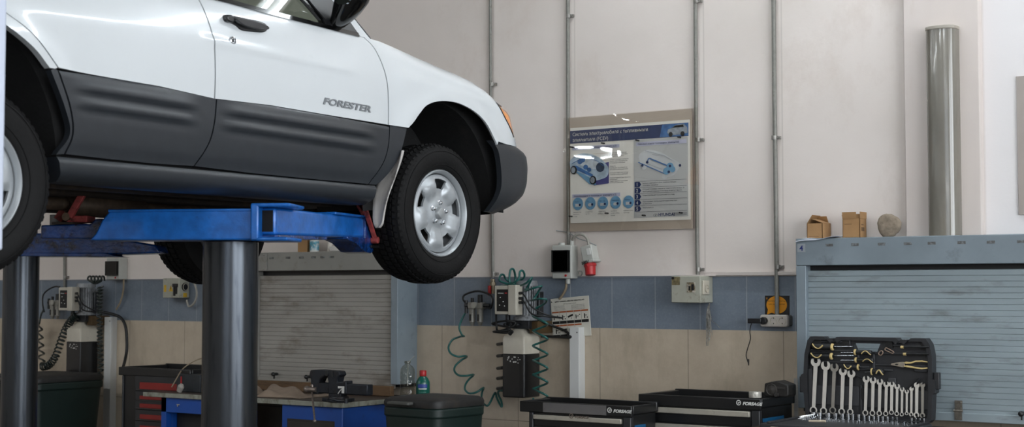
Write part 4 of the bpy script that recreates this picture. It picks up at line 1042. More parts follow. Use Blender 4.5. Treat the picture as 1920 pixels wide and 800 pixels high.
hose('wire',[(1043,432,7.49),(1065,436,7.48),(1085,447,7.47),(1100,452,7.45),(1118,460,7.46)],.0025,MATS['light_conduit'],'thin grey wire lying slantwise across the wall above the breaker box','wire')
# red 380 V socket
c=at(1103,482,Y=7.43)
s_=thing('power_socket','red industrial socket in a grey housing right of the breaker box','socket',(c.x,7.46,c.z-.10))
R_=Matrix.Translation((c.x,7.455,c.z))@Matrix.Rotation(math.radians(-12),4,'Y')
MB().box(-.038,.038,-.035,.035,-.02,.070,R_).box(-.045,.045,-.045,.04,-.035,-.018,R_).build('housing',GREYP,s_,bevel=.006)
MB().cyl(R_@Vector((-.004,-.012,-.035)),R_@Vector((-.010,-.02,-.105)),.034,.030,n=20).cyl(R_@Vector((-.004,-.012,-.040)),R_@Vector((-.004,-.012,-.055)),.038,n=8).build('red_socket_body',RED,s_,bevel=.002)
MB().box(.0,.03,-.037,-.030,.01,.05,R_).build('socket_cover',LABW,s_,bevel=.003)
text('voltage_mark','380V',.024,INK,s_,R_@Matrix.Translation((-.04,-.046,-.036))@Matrix.Rotation(PI/2,4,'X'),depth=.0006,bold=.0006)
c2=at(1088,512,Y=7.49); MB().ring(circ(c2.x,c2.z,.017,20),circ(c2.x,c2.z,.012,20),1,7.48,7.49).build('cable_ring',GREYP,None,label='small grey ring on the wall under the red socket',cat='ring')
# small breaker box left
t,a,b_,yf=breaker_box(199,483,224,524,'small grey breaker box above the far left hydraulic unit',.08)
# warning box left
yf=7.40; a=at(305,558,Y=yf); b_=at(336,521,Y=yf)
t=thing('distribution_box','grey distribution box with yellow warning triangle beyond the near piston','electrical box',((a.x+b_.x)/2,7.45,a.z))
GBX=mat('dirty_grey_box','a3a396',.5,0,.08,14,dirt='5f5743',dth=.56,ds=14,damt=.6)
MB().box(a.x,b_.x,yf,WY,a.z,b_.z).build('enclosure',GBX,t,bevel=.004)
YEL=mat('warning_yellow','c9a32c',.5)
w=b_.x-a.x; h=b_.z-a.z
tx=a.x+w*.50
MB().prism([(tx-.022,a.z+h*.33),(tx+.022,a.z+h*.33),(tx,a.z+h*.33+.042)],1,yf-.0015,yf).build('warning_triangle',YEL,t)
MB().prism([(tx-.003,a.z+h*.36),(tx+.004,a.z+h*.50),(tx,a.z+h*.5),(tx+.003,a.z+h*.63),(tx-.005,a.z+h*.47),(tx-.001,a.z+h*.47)],1,yf-.0025,yf-.0015).build('lightning_bolt',INK,t)
MB().box(a.x+w*.08,a.x+w*.22,yf-.0015,yf,a.z+h*.3,a.z+h*.65).build('yellow_sticker',YEL,t)
MB().box(a.x+w*.62,a.x+w*.92,yf-.006,yf,a.z+h*.55,a.z+h*.72).box(a.x+w*.70,a.x+w*.78,yf-.01,yf,a.z+h*.1,a.z+h*.6).box(a.x+w*.82,a.x+w*.88,yf-.01,yf,a.z+h*.2,a.z+h*.6).build('latch',BLACKP,t)
def schuko(mb_parent,M,m1=None,r=.021):
    m=MB().lathe([(r,.001),(r,.004),(r*.88,.004),(r*.85,-.004),(r*.2,-.004),(0,-.004)],M,24,cap=False); o=m.build('socket_face',mat('socket_cream','bdb6a6',.4,0,.1,30),mb_parent,smooth=40)
    k=MB()
    for s_ in (-.0085,.0085): k.cyl(M@Vector((s_,0,-.0042)),M@Vector((s_,0,-.0030)),.003,n=10)
    k.box(-.002,.002,r*.55,r*.84,-.004,.001,M).box(-.002,.002,-r*.84,-r*.55,-.004,.001,M)
    k.lathe([(r*.86,-.0038),(r*.80,-.0035),(r*.76,-.0038)],M,24,cap=False)
    k.build('socket_holes',BLACKP,o); return o
XR=lambda x,y,z: Matrix.Translation((x,y,z))@Matrix.Rotation(PI/2,4,'Y')
MB().cyl((b_.x,7.455,a.z+h*.55),(b_.x+.006,7.455,a.z+h*.55),.030,n=24).build('socket_base',BLACKP,t)
schuko(t,XR(b_.x+.006,7.455,a.z+h*.55),r=.026)
MB().box(b_.x,b_.x+.002,7.44,7.475,a.z+.005,a.z+.035).build('yellow_sticker',YEL,t)
hose('cable',[(358,522,7.45),(366,535,7.45),(369,552,7.46),(364,568,7.46),(354,574,7.46),(350,562,7.46)],.008,MATS['grey_flex'],'grey cable looping under the distribution box with the warning triangle','cable')
# old grey box right of centre
yf=7.35; a=at(1258.5,567,Y=yf); b_=at(1313,517,Y=yf)
t=thing('junction_box','dirty grey junction box with socket on its right side, dangling wires below','electrical box',((a.x+b_.x)/2,7.42,a.z))
MB().box(a.x,b_.x,yf,WY,a.z,b_.z).build('enclosure',GBX,t,bevel=.004)
MB().box(a.x+.005,a.x+.055,yf-.001,yf,b_.z-.05,b_.z-.005).build('old_label',mat('old_brown_label','6b6145',.7,0,.5,60),t)
MB().box(a.x+.004,a.x+.020,yf-.002,yf-.001,b_.z-.018,b_.z-.004).build('dark_mark',INK,t)
MB().box(a.x+.10,a.x+.15,yf-.003,yf,b_.z-.09,b_.z-.035).build('torn_label',mat('torn_label','7a6d55',.7,0,.6,90,dirt='d6d2c8',dth=.5,ds=40,damt=.9),t)
MB().box(a.x+.112,a.x+.122,yf-.006,yf-.002,b_.z-.08,b_.z-.055).box(a.x+.130,a.x+.145,yf-.007,yf-.002,b_.z-.08,b_.z-.045).build('latch',INK,t)
MB().box(b_.x,b_.x+.010,7.37,7.44,a.z+.045,b_.z-.025).build('socket_plate',mat('socket_cream','bdb6a6',.4,0,.1,30),t,bevel=.003)
schuko(t,XR(b_.x+.011,7.405,(a.z+b_.z)/2+.005),r=.022)
MB().box(a.x-.002,b_.x+.03,WY-.05,WY,b_.z+.0,b_.z+.008).build('top_strip',LEDGE,t,bevel=.002)
wb=MB(); random.seed(11)
for k in range(26):
    x_=1328+random.uniform(-2,2); P=[(1331,566,7.44),(x_,578,7.45)]; yy=578; L_=random.choice([20,35,50,60,70])
    xx=x_
    for j in range(4): yy+=L_/4; xx+=random.uniform(-2.2,2.4); P.append((xx,yy,7.45+random.uniform(-.02,.02)))
    if k in (3,7): P=[(1331,580,7.44),(1334,600,7.44),(1343,607,7.43),(1350,615,7.43)]
    wb.tube(cr([at(*q[:2],Y=q[2]) for q in P],3),.0016,4)
wb.build('wire_bundle',mat('bare_wire','a8a6a0',.4,.4,.3,90),None,label='bundle of loose bare wires dangling under the old junction box',cat='wires')
# three-way socket block
yf=7.44; a=at(1425,612,Y=yf); b_=at(1476,590,Y=yf)
T=Matrix.Translation(((a.x+b_.x)/2,0,(a.z+b_.z)/2))@Matrix.Rotation(math.radians(0),4,'Y')
w=(b_.x-a.x)/2; h=(b_.z-a.z)/2-.0
t=thing('socket_block','dirty white three-way socket block below the orange speech bubble sticker','socket',((a.x+b_.x)/2,7.47,a.z))
MB().prism(rrect(-w,w,-h,h,.012),1,yf,yf+.025,M=T).build('front_cover',mat('dirty_white_plastic','b9b3ab',.45,0,.08,30,dirt='8a7f72',dth=.6,ds=30,damt=.4),t,bevel=.004)
MB().prism(rrect(-w+.006,w+.004,-h+.004,h-.002,.01),1,yf+.025,WY,M=T).build('back_box',mat('grey_back_box','5a5957',.6),t)
for k in range(3): 
    schuko(t,T@Matrix.Translation(((k-1)*w*.64,yf,0))@Matrix.Rotation(PI/2,4,'X'),r=.021)
pl=MB(); pc=T@Vector((-w*.64,yf,0)); pl.cyl((pc.x,yf+.004,pc.z),(pc.x,yf-.03,pc.z),.020,n=20).box(pc.x-.085,pc.x-.005,yf-.040,yf-.012,pc.z-.014,pc.z+.012)
ch=pl.build('charger',BLACKP,None,bevel=.004,label='black charger plugged into the left socket, its thin cable hanging',cat='charger')
ca=at(1419,601,Y=yf-.02); pts=[(1422,600),(1415,601),(1409,606),(1406,620),(1407,635),(1402,652),(1399,665),(1401,674),(1403,680)]
MB().tube(cr([at(x,y,Y=7.43) for x,y in pts],6),.0028,6).build('charger_cable',BLACKP,ch)
e_=at(1403,677,Y=7.43); MB().cyl((e_.x,7.43,e_.z+.012),(e_.x+.002,7.43,e_.z-.022),.0055,.003,n=8).build('cable_plug',BLACKP,ch)
# speech bubble sticker
a=at(1434.5,590,Y=7.498); b_=at(1480,554,Y=7.498)
t=thing('wall_sticker','black square sticker with an orange speech bubble behind the conduit','sticker',((a.x+b_.x)/2,7.499,a.z))
MB().box(a.x,b_.x,7.4975,7.4995,a.z-.02,b_.z).build('sticker_sheet',INK,t)
cx=(a.x+b_.x)/2-.002; cz=(a.z+b_.z)/2+.002; ORN=mat('bubble_orange','cf8a14',.45)
w=(b_.x-a.x)
el=circ(cx,cz,w*.42,36,rz=w*.335)
MB().prism(el,1,7.4962,7.4975).prism([(cx-w*.36,cz-w*.16),(cx-w*.40,cz-w*.36),(cx-w*.16,cz-w*.28)],1,7.4964,7.4974).build('speech_bubble',ORN,t)
for k,s_ in enumerate(('Выключай компьютер,','если уходишь домой')): text('sticker_lettering',s_,.0115,INK,t,wallM(cx,7.496,cz+.018-.017*k),depth=.0004,bold=.0003,align='CENTER',sx=.85)
text('sticker_emblem','≡',.02,ORN,t,wallM(a.x+.006,7.497,b_.z-.022),depth=.0004)
# ================================================================= POSTER UNDER ACRYLIC
YP=7.468
def PX(px,py,Y=YP): v=at(px,py,Y=Y); return v.x,v.z
x0,x1=-4.742,-3.944; z0,z1=1.950,2.515; w=x1-x0;h=z1-z0
P=thing('information_poster','car information poster in Russian with dark blue heading, under a clear sheet on the wall','poster',((x0+x1)/2,YP,z0))
PW=mat('poster_paper','ecebe7',.4,0,.02,5,coat=.3); PG=mat('poster_grey','bfc2c4',.4,0,.02,5,coat=.3); NAVY=mat('poster_navy','20315f',.35,0,.1,4,coat=.3); SKY=mat('poster_sky_blue','6f9fc4',.4,0,.1,20); MID=mat('poster_mid_blue','3f6ca6',.4,0,.3,30)
PALE=mat('poster_pale_blue','a9bdd0',.4,0,.25,30); VIO=mat('poster_violet','4a4a86',.4); TXT=mat('poster_text_grey','54545c',.6); LAV=mat('poster_lavender','b9bcd4',.5); CARG=mat('poster_car_grey','8e98a4',.4,0,.3,40)
U=lambda u:x0+u*w; V=lambda v:z1-v*h      # 0..1 from the top left
lay=[0]
def y_(k): return YP-.0012*k
def decal(name,poly,m,k=1): 
    lay[0]+=1; e_=lay[0]*6e-6
    return MB().prism([(U(a),V(b_)) for a,b_ in poly],1,y_(k+1)+.0002-e_,y_(k)-e_).build(name,m,P)
def rect(a,b_,c,d): return [(a,b_),(c,b_),(c,d),(a,d)]
MB().box(x0,x1,YP,YP+.003,z0,z1).build('poster_sheet',PW,P)
decal('grey_column',rect(.545,.17,.985,.965),PG)
decal('header_band',rect(.0,.03,.99,.165),NAVY)
decal('header_fade',[(.78,.035),(.99,.03),(.99,.16),(.76,.16)],MID,2)
# header car photo
decal('car_picture',[(.82,.115),(.83,.085),(.86,.072),(.89,.045),(.955,.04),(.98,.075),(.985,.13),(.93,.145),(.84,.145)],CARG,3)
decal('car_picture_glass',[(.862,.072),(.89,.050),(.95,.048),(.955,.07)],INK,4)
for a in (.85,.945): decal('car_picture_wheel',[(p[0],p[1]) for p in circ(a,.137,.016,14,rz=.024)],INK,4)
def tx(s,u,v,size,m=TXT,sx=.86,bold=0,name='poster_text',k=2): text(name,s,size,m,P,wallM(U(u),y_(k+1)-.0003,V(v)),depth=0,sx=sx,bold=bold)
tx('Система электромобиля с топливными',.022,.088,.030,LABW,.93,.0004,'poster_title'); tx('элементами (FCEV)',.022,.148,.030,LABW,.93,.0004,'poster_title')
for (a,b_,c,d,s_) in ((.02,.20,.425,.235,'Ключевые части топливного элемента ix35'),(.565,.195,.975,.235,'Силовой агрегат топливных элементов'),(.02,.70,.43,.738,'Нововведения в топливном элементе ix35')):
    decal('heading_frame',rect(a,b_,c,d),LAV,2); tx(s_,a+.015,d-.010,.0155,NAVY,.95,.0002,'poster_heading',3)
# left cutaway car
decal('car_shadow',[(.04,.44),(.10,.42),(.335,.38),(.335,.60),(.21,.615)],VIO,2)
decal('car_shadow_light',[(.03,.44),(.16,.47),(.23,.612),(.17,.60)],SKY,3)
decal('cutaway_car_body',z2([(.005,.42),(.0,.36),(.02,.32),(.07,.285),(.13,.275),(.21,.30),(.27,.345),(.325,.42),(.335,.475),(.32,.53),(.27,.555),(.22,.565),(.17,.53),(.10,.48),(.04,.455),(.01,.445)],4),PALE,4)
decal('cutaway_car_cabin',z2([(.06,.345),(.12,.315),(.20,.33),(.25,.375),(.28,.42),(.22,.445),(.14,.42),(.07,.385)],4),mat('poster_ice','c5d0da',.4,0,.2,40),5)
for q in ((.09,.36,.022),(.115,.345,.02),(.14,.42,.02),(.17,.45,.018)): decal('cutaway_part',circ(q[0],q[1],q[2],12,rz=q[2]*1.3),MID,6)
decal('cutaway_motor',circ(.265,.43,.036,18,rz=.05),mat('poster_steel','39475e',.4,0,.3,40),6)
decal('cutaway_stripe',[(.02,.40),(.06,.40),(.20,.50),(.20,.53),(.05,.44)],MID,5)
for a,b_ in ((.035,.445),(.203,.56)):
    decal('cutaway_wheel',circ(a,b_,.028,18,rz=.044),INK,6); decal('cutaway_rim',circ(a-.003,b_,.019,16,rz=.032),CARG,7)
decal('cutaway_line',[(.02,.375),(.13,.305),(.24,.36),(.30,.42),(.298,.425),(.24,.366),(.13,.312),(.02,.381)],MID,7)
ln=['Бак для хранения водорода','Хранит водород для питания','топливных элементов','','Батарея топливных элементов','Вырабатывает электричество','из водорода и кислорода','','Инвертор','Преобразует постоянный ток','для работы электродвигателя','','Приводной двигатель (мотор)','Приводит колёса в движение','','Аккумуляторная батарея высокого','напряжения','Хранит энергию торможения','и помогает двигателю']
for i,s_ in enumerate(ln):
    if s_: tx(s_,.345,.292+i*.0172,.0088,TXT,1,.0001 if i not in (0,4,8,12,15) else .0003)
for a in (.285,.36,.43,.50): decal('leader_line',rect(.20,a,.34,a+.002),mat('poster_line','b9a583',.5),2)
# right line drawing car
LNE=mat('poster_drawing_white','c9ced3',.4)
decal('drawing_body',z2([(.585,.345),(.60,.31),(.65,.28),(.70,.285),(.78,.32),(.84,.37),(.90,.415),(.925,.45),(.90,.51),(.86,.555),(.80,.565),(.77,.52),(.70,.47),(.62,.44),(.60,.41)],4),LNE,2)
def line(a,b_,wd,m,k): 
    d=Vector((b_[0]-a[0],b_[1]-a[1])); n=Vector((-d.y,d.x)).normalized()*wd/2
    decal('drawing_line',[(a[0]+n.x,a[1]+n.y),(b_[0]+n.x,b_[1]+n.y),(b_[0]-n.x,b_[1]-n.y),(a[0]-n.x,a[1]-n.y)],m,k)
line((.585,.40),(.80,.53),.008,MID,4); line((.675,.365),(.83,.455),.012,MID,4); line((.67,.365),(.66,.40),.008,MID,4); line((.64,.285),(.80,.35),.003,CARG,4); line((.80,.35),(.86,.40),.003,CARG,4)
line((.70,.33),(.76,.345),.002,TXT,4); line((.66,.42),(.78,.485),.003,CARG,4); line((.69,.385),(.80,.445),.003,CARG,4)
for q in ((.845,.46,.028),(.815,.505,.026),(.865,.49,.022)): decal('drawing_motor',circ(*q[:2],q[2],16,rz=q[2]*1.4),SKY,5)
for i,q in enumerate(((.66,.405),(.62,.435),(.845,.455),(.835,.515),(.925,.455))):
    decal('number_dot',circ(q[0],q[1],.010,12,rz=.014),NAVY,6)
for a in (.80,.63): decal('drawing_wheel',circ(a,.555 if a>.7 else .445,.022,14,rz=.034),LNE,3)
# five numbered steps
steps=[('Водород, хранящийся в баке, подаётся в батарею','топливных элементов'),('В батарею топливных элементов подаётся поток воздуха. Во','время реакции водорода и кислорода возникает энергия'),('Батарея производит электрический ток и воду',),('Произведённая электроэнергия подаётся на элек-','тродвигатель'),('Вода испаряется',)]
for i in range(5):
    v=.60+i*.062
    decal('step_tag',[(.552,v),(.592,v),(.605,v+.027),(.592,v+.054),(.552,v+.054)],NAVY,2)
    tx(str(i+1),.566,v+.043,.026,LABW,.9,.0006,'step_number',3)
    for j,s_ in enumerate(steps[i]): tx(s_,.618,v+.022+j*.022,.0105,TXT,.92,.0002)
    decal('step_rule',rect(.56,v-.006,.975,v-.0035),TXT,2)
decal('step_rule',rect(.56,.906,.975,.9085),TXT,2)
# five blue discs
cap=[('Заправка','водородный бак','заправляется','за 5 мин'),('Пуск','холодный пуск','при -30 °C',''),('Запас хода','с полным баком','до 594 км',''),('Безопасность','краш-тест на','прочность 700 бар','пройден'),('Экология','выделяется только','чистая вода','')]
for i in range(5):
    cx=.068+i*.108
    decal('blue_disc',circ(cx,.80,.045,24,rz=.066),SKY,2)
    decal('disc_picture',circ(cx,.815,.020,10,rz=.018) if i%2 else rect(cx-.022,.80,cx+.022,.83),LNE,3)
    decal('disc_picture_detail',circ(cx+.018,.812,.009,10,rz=.013),NAVY,4)
    tx(cap[i][0],cx-.028,.783,.0085,NAVY,.9,.0001,k=3)
    for j in range(3): tx(cap[i][1+j],cx-.042,.892+j*.022,.0085,TXT,.85,.0001)
text('maker_lettering','HYUNDAI',.0225,NAVY,P,wallM(U(.745),y_(2),V(.955)),depth=.0003,bold=.0007,sx=1.05)
MB().ring([(U(a),V(b_)) for a,b_ in circ(.722,.945,.018,24,rz=.014)],[(U(a),V(b_)) for a,b_ in circ(.722,.945,.0155,24,rz=.0115)],1,y_(2),y_(1)).build('logo_oval',TXT,P)
text('logo_letter','H',.013,TXT,P,wallM(U(.715),y_(2),V(.953)),depth=.0003,shear=.35,bold=.0004)
for j in range(3): decal('small_print',rect(.855,.925+j*.012,.975,.928+j*.012),TXT,2)
# acrylic sheet with wavy surface
ac=MB(); ax0,ax1,az0,az1=-4.782,-3.882,1.900,2.577
random.seed(5)
def acf(a,b_):
    x=ax0+(ax1-ax0)*a; z=az0+(az1-az0)*b_
    y=7.448-.014*math.sin(PI*a)*math.sin(PI*b_)+.0042*math.sin(7*a+2*b_)+.0034*math.sin(9*b_+3*a)
    return Vector((x,y,z))
ac.grid(acf,40,30)
ACR=glass('acrylic_sheet','f4f2ee',.012,ior=1.5)
aco=ac.build('acrylic_sheet',ACR,None,smooth=180,label='clear wavy acrylic sheet with bright reflections over the car poster',cat='acrylic sheet')
BR=mat('acrylic_tint','b5a99d',.6,0,.04,3)
MB().box(-4.752,-3.936,7.474,7.484,az0,az1).build('acrylic_tint_sheet',BR,None,label='grey-beige sheet added behind the car poster for the tint of the acrylic',cat='board')  # sheet added for the tint of the acrylic over bare wall
for i,(a,b_) in enumerate(((.22,.205),(.57,.20),(.95,.19),(.005,.20),(.33,.925),(.62,.965),(.93,.93),(.98,.86))):
    pass
pn=MB()
for u,v in ((.03,.205),(.30,.185),(.59,.18),(.93,.175),(.02,.93),(.33,.91),(.64,.945),(.94,.93)): pn.cyl((U(u),7.462,V(v)),(U(u),7.428,V(v)),.0045,n=8)
builds(pn,'fixing_screw',BLACKP,aco)
# ================================================================= WARNING SIGN
a=at(1031,563,Y=7.49); c=at(1109,627,Y=7.49)
sx_,sz_=.268,.235; cx,cz=(at(1070,594,Y=7.49).x,at(1070,594,Y=7.49).z)
S=thing('warning_sign','dirty white sign of small lift safety pictograms behind the white cable duct','sign',(cx,7.49,cz-.12))
T=Matrix.Translation((cx,7.49,cz))@Matrix.Rotation(math.radians(-4.5),4,'Y')
SW=mat('sign_white','c9c6bb',.4,0,.05,9,dirt='a39c7d',dth=.62,ds=8,damt=.4); ORB=mat('sign_orange','9c4f26',.5)
def sd(name,x0_,x1_,z0_,z1_,m,k=1): return MB().box(x0_,x1_,-.0006*(k+1),-.0006*k,z0_,z1_,T).build(name,m,S)
MB().box(-sx_/2,sx_/2,-.0006,.004,-sz_/2,sz_/2,T).build('sign_plate',SW,S,bevel=.001)
TT=lambda x,z,k=1:T@Matrix.Translation((x,-.0006*k-.0004,z))@Matrix.Rotation(PI/2,4,'X')
text('sign_text','SAFETY WARNING LABELS FOR OPERATING LIFTS',.0105,INK,S,TT(0,.093),depth=.0003,align='CENTER',sx=.88,bold=.0002)
text('sign_text','Для безопасной работы',.009,INK,S,TT(0,.078),depth=.0003,align='CENTER',sx=.9)
for r in range(4):
    text('sign_text','следуйте всем указаниям',.006,INK,S,TT(-.115+.002*r,.068-r*.0078),depth=.0003,sx=1.1); text('sign_text','держите руки вне опасной зоны',.006,INK,S,TT(.01,.068-r*.0078),depth=.0003,sx=1.05)
cw=.0505
for r in range(2):
    for k in range(5):
        if r==1 and k==4: continue
        xx=-.128+k*(cw+.0008); zt=.030-r*.080
        sd('orange_band',xx,xx+cw-.003,zt-.0005,zt+.0085,ORB); sd('black_caption',xx,xx+cw-.003,zt-.066,zt-.049,INK)
        sd('pictogram_frame',xx-.0012,xx-.0004,zt-.066,zt+.0085,INK)
        # pictogram: little lift / worker silhouettes
        px_=xx+cw/2; pz_=zt-.027
        if (k+r)%3==0: sd('pictogram',px_-.016,px_-.010,pz_-.014,pz_+.010,INK); sd('pictogram',px_-.010,px_+.006,pz_-.002,pz_+.002,INK); sd('pictogram',px_+.008,px_+.016,pz_+.006,pz_+.012,INK)
        elif (k+r)%3==1: sd('pictogram',px_-.008,px_-.001,pz_-.016,pz_+.012,INK); sd('pictogram',px_-.001,px_+.012,pz_+.0,pz_+.004,INK); sd('pictogram',px_+.010,px_+.018,pz_-.014,pz_-.008,INK)
        else: MB().box(-.019,.019,-.0015,-.0006,-.005,.006,T@Matrix.Translation((px_,0,pz_+.004))@Matrix.Rotation(math.radians(-18 if r==0 else -6),4,'Y')).build('pictogram',INK,S); sd('pictogram',px_+.004,px_+.0065,pz_-.016,pz_-.004,INK)
sd('corner_mark',-.130,-.124,.094,.101,INK)
# ================================================================= CABLE DUCTS
DU=mat('white_cable_duct','c9cac8',.4,0,.04,8,dirt='8c7f69',dth=.66,ds=9,damt=.5,stretch=(1,1,.5))
def duct(px0,px1,py,zb,label,Yf):
    a=at(px0,py,Y=Yf); b_=at(px1,py,Y=Yf)
    t=thing('cable_duct',label,'cable duct',((a.x+b_.x)/2,7.45,zb),'white cable ducts on the wall')
    MB().box(a.x,b_.x,Yf+.004,WY,zb,a.z).build('duct_channel',DU,t,bevel=.002)
    MB().box(a.x-.001,b_.x+.001,Yf,Yf+.004,zb,a.z-.002).build('duct_cover',DU,t,bevel=.0015)
    MB().cyl((b_.x-.012,Yf-.001,a.z-.03),(b_.x-.012,Yf+.001,a.z-.03),.004,n=8).build('cover_hole',INK,t)
duct(1068,1097-12,613,0.0,'white vertical cable duct in front of the safety sign',7.43)
duct(196,208,594,0.0,'white vertical cable duct right of the far left hydraulic unit',7.44)
# ================================================================= WORKBENCH LEFT
BTOP=mat('oily_bench_top','3a3029',.45,0,.3,6,bump=.3,bs=30,dirt='6c5b4a',dth=.55,ds=9,damt=.6)
BEDGE=mat('chipped_bench_edge','8f9186',.5,0,.15,20,dirt='4a3c28',dth=.50,ds=14,damt=.8,stretch=(1,1,.5),bump=.3,bs=50)
BBLUE=mat('bench_blue_paint','12499c',.38,0,.08,6,dirt='0c1f42',dth=.62,ds=9,damt=.5)
cr0=at(643,755,Z=.89); bx1,by0=cr0.x,cr0.y
bx0=at(268,728,Y=by0).x
ly0=6.9; lx0=at(222,687,Y=ly0).x; lz=at(222,687,Y=ly0).z; lx1=lx0+.70
t=thing('workbench','blue steel workbench with chipped pale-edged oily top under the vice','workbench',((bx0+bx1)/2,by0+.35,0))
XC=lx1+.02
MB().prism([(bx0+.004,by0+.004),(bx1-.004,by0+.004),(bx1-.004,WY-.06),(XC,WY-.06),(XC,6.86),(bx0+.004,6.86)],2,.866,.89).build('worktop',BTOP,t,bevel=.003)
eb=MB(); eb.box(bx0,bx1,by0,by0+.006,.860,.8895).box(bx1-.006,bx1,by0+.006,WY-.06,.860,.8895).box(bx0,bx0+.006,by0+.006,6.86,.860,.8895); eb.build('worktop_edge',BEDGE,t,bevel=.003)
def bcab(xa,xb,name='cabinet_unit'):
    c=MB(); c.box(xa,xb,by0+.03,WY-.1,.08,.858); o=c.build(name,BBLUE,t,bevel=.005)
    return o
xa=at(522,785,Y=by0).x
cu=bcab(xa,bx1-.03)
MB().box(xa+.045,bx1-.09,by0+.028,by0+.032,.10,.775).build('cabinet_door_recess',mat('recess_brown','2a221b',.6,0,.2,20),cu,bevel=.002)
MB().box(xa+.055,bx1-.10,by0+.024,by0+.030,.11,.765).build('cabinet_door',mat('dark_grimy_door','2c2621',.5,0,.25,9),cu,bevel=.004)
xl=at(296,760,Y=by0).x; xr=at(384,760,Y=by0).x+.35
fr=MB(); fr.box(xl,xl+.045,by0+.03,by0+.08,0,.858).box(xl,xr,by0+.03,by0+.06,.765,.858).box(xl,xl+.045,6.80,6.85,0,.858).box(xr-.045,xr,by0+.03,by0+.08,0,.858); fr.box(xl,xl+.045,by0+.08,6.80,.80,.858); FRB=fr.build('bench_frame',BBLUE,t,bevel=.003)
MB().cyl((xl+.16,by0+.032,.81),(xl+.16,by0+.022,.81),.006,n=10).box(xl+.145,xl+.175,by0+.027,by0+.031,.815,.820).build('drawer_lock',CHROME,FRB)
m=MB()
for k in range(4): m.box(xl+.05,xr-.05,by0+.10,by0+.14,.12+k*.17,.12+k*.17+.012)
m.box(xl+.05,xr-.05,by0+.14,6.84,.05,.76); m.build('dark_shelf_bay',mat('bay_black','0d0d0e',.6),t)
for k,(px_,) in enumerate(((bx0+.06,),(bx1-.10,))): pass
# rag
rm=MB(); RAG=mat('beige_cloth','8a7a6b',.9,0,.15,14,bump=.4,bs=60)
ra=at(484,735,Y=7.0); 
rx0,rx1=at(440,738,Y=6.95).x,at(592,738,Y=6.95).x
random.seed(2)
def rag(a,b_):
    x=rx0+(rx1-rx0)*a; y=6.80+.32*b_+.02*math.sin(a*9)
    e_=min(1,8*min(a,1-a))*min(1,6*min(b_,1-b_))
    return Vector((x,y,.893+e_*(.028+.022*math.sin(a*11+b_*3)+.016*math.sin(a*23+b_*7)+.014*math.sin(b_*10+a*4))))
rm.grid(rag,44,20).build('folded_cloth',RAG,None,smooth=80,solid=.004,label='crumpled beige cloth lying on the workbench left of the vice',cat='cloth')
# vice
VM=mat('vice_iron','24282f',.42,.4,.25,20,bump=.4,bs=60,dirt='3c3128',dth=.55,ds=14,damt=.6)
vc=at(610,745,Z=.892); vy=6.78
def vx(px,y=vy): return at(px,730,Y=y).x
def vz(px,py,y=vy): return at(px,py,Y=y).z
t=thing('bench_vice','black iron bench vice with open jaws bolted to the blue workbench','vice',(vx(620),vy,.892))
xj0,xj1,xm0,xm1=vx(588),vx(606),vx(621),vx(645); zt=vz(620,692); 
mv=MB() # moving jaw: hooked profile
pj=[(588,737),(589,712),(586,701),(588,693),(604,692),(626,694),(627,703),(615,704),(607,709),(604,716),(603,738)]
mv.prism([(vx(a),vz(a,b_)) for a,b_ in pj],1,vy-.032,vy+.032); mv.build('moving_jaw',VM,t,bevel=.006,seg=3)
fx=MB(); pf=[(622,738),(622,718),(620,706),(627,694),(641,695),(644,702),(640,706),(638,716),(655,713),(656,738)]
fx.prism([(vx(a),vz(a,b_)) for a,b_ in pf],1,vy-.032,vy+.032); FJ=fx.build('fixed_jaw',VM,t,bevel=.006,seg=3)
jm=MB(); jm.box(vx(627),vx(632),vy-.036,vy+.036,vz(628,706),vz(628,694)); jm.box(vx(617),vx(622),vy-.036,vy+.036,vz(628,704),vz(628,694)); jm.build('jaw_plate',VALVE,FJ)
MB().box(vx(602),vx(694),vy-.028,vy+.028,vz(620,737),vz(620,717)).build('slide_bar',VM,t,bevel=.006)
MB().lathe([(.075,0),(.075,.012),(.06,.02),(.055,.035),(0,.035)],Matrix.Translation((vx(636),vy+.0,.8905)),28,cap=True).box(vx(612),vx(655),vy-.04,vy+.05,.892,.912).box(vx(622),vx(645),vy-.03,vy+.03,.905,.95).build('swivel_base',VM,t,bevel=.003)
hz=vz(585,729); MB().cyl((vx(600),vy-.03,hz),(vx(580),vy-.03,hz),.016,n=16).ball((vx(582),vy-.03,hz),.022).build('spindle',CHROME if False else mat('worn_spindle_steel','8d837c',.35,.8,.2,60),t)
MB().tube([at(586,722,Y=vy-.03),at(585,735,Y=vy-.035),at(590,788,Y=vy-.26)],.006,10).ball(at(590,789,Y=vy-.26),.011).ball(at(585,722,Y=vy-.03),.010).build('handle_bar',MATS['worn_spindle_steel'],t)
lk=MB(); lk.box(vx(641),vx(652),vy-.036,vy-.032,vz(645,727),vz(645,723)).box(vx(648),vx(652),vy-.036,vy-.032,vz(648,736),vz(648,727)).tube([(vx(641),vy-.035,vz(641,737)),(vx(646),vy-.035,vz(646,730)),(vx(652),vy-.035,vz(652,728))],.003,6); lk.build('painted_mark',LABW,t)
MB().tube([(vx(668),vy-.09,.905),(vx(655),vy-.10,.905),(vx(640),vy-.10,.915)],.008,8).cyl((vx(668),vy-.09,.892),(vx(668),vy-.09,.92),.012,n=6).build('clamp_bolt',VM,t)
# small white crumbs on the bench
k=MB()
for px_,py_ in ((699,737),(706,735.5)): k.ball(at(px_,py_,Z=.897),.007,u=8,v=6)
k.build('paper_crumb',LABW,None,label='two tiny white scraps on the workbench right of the vice',cat='scrap')
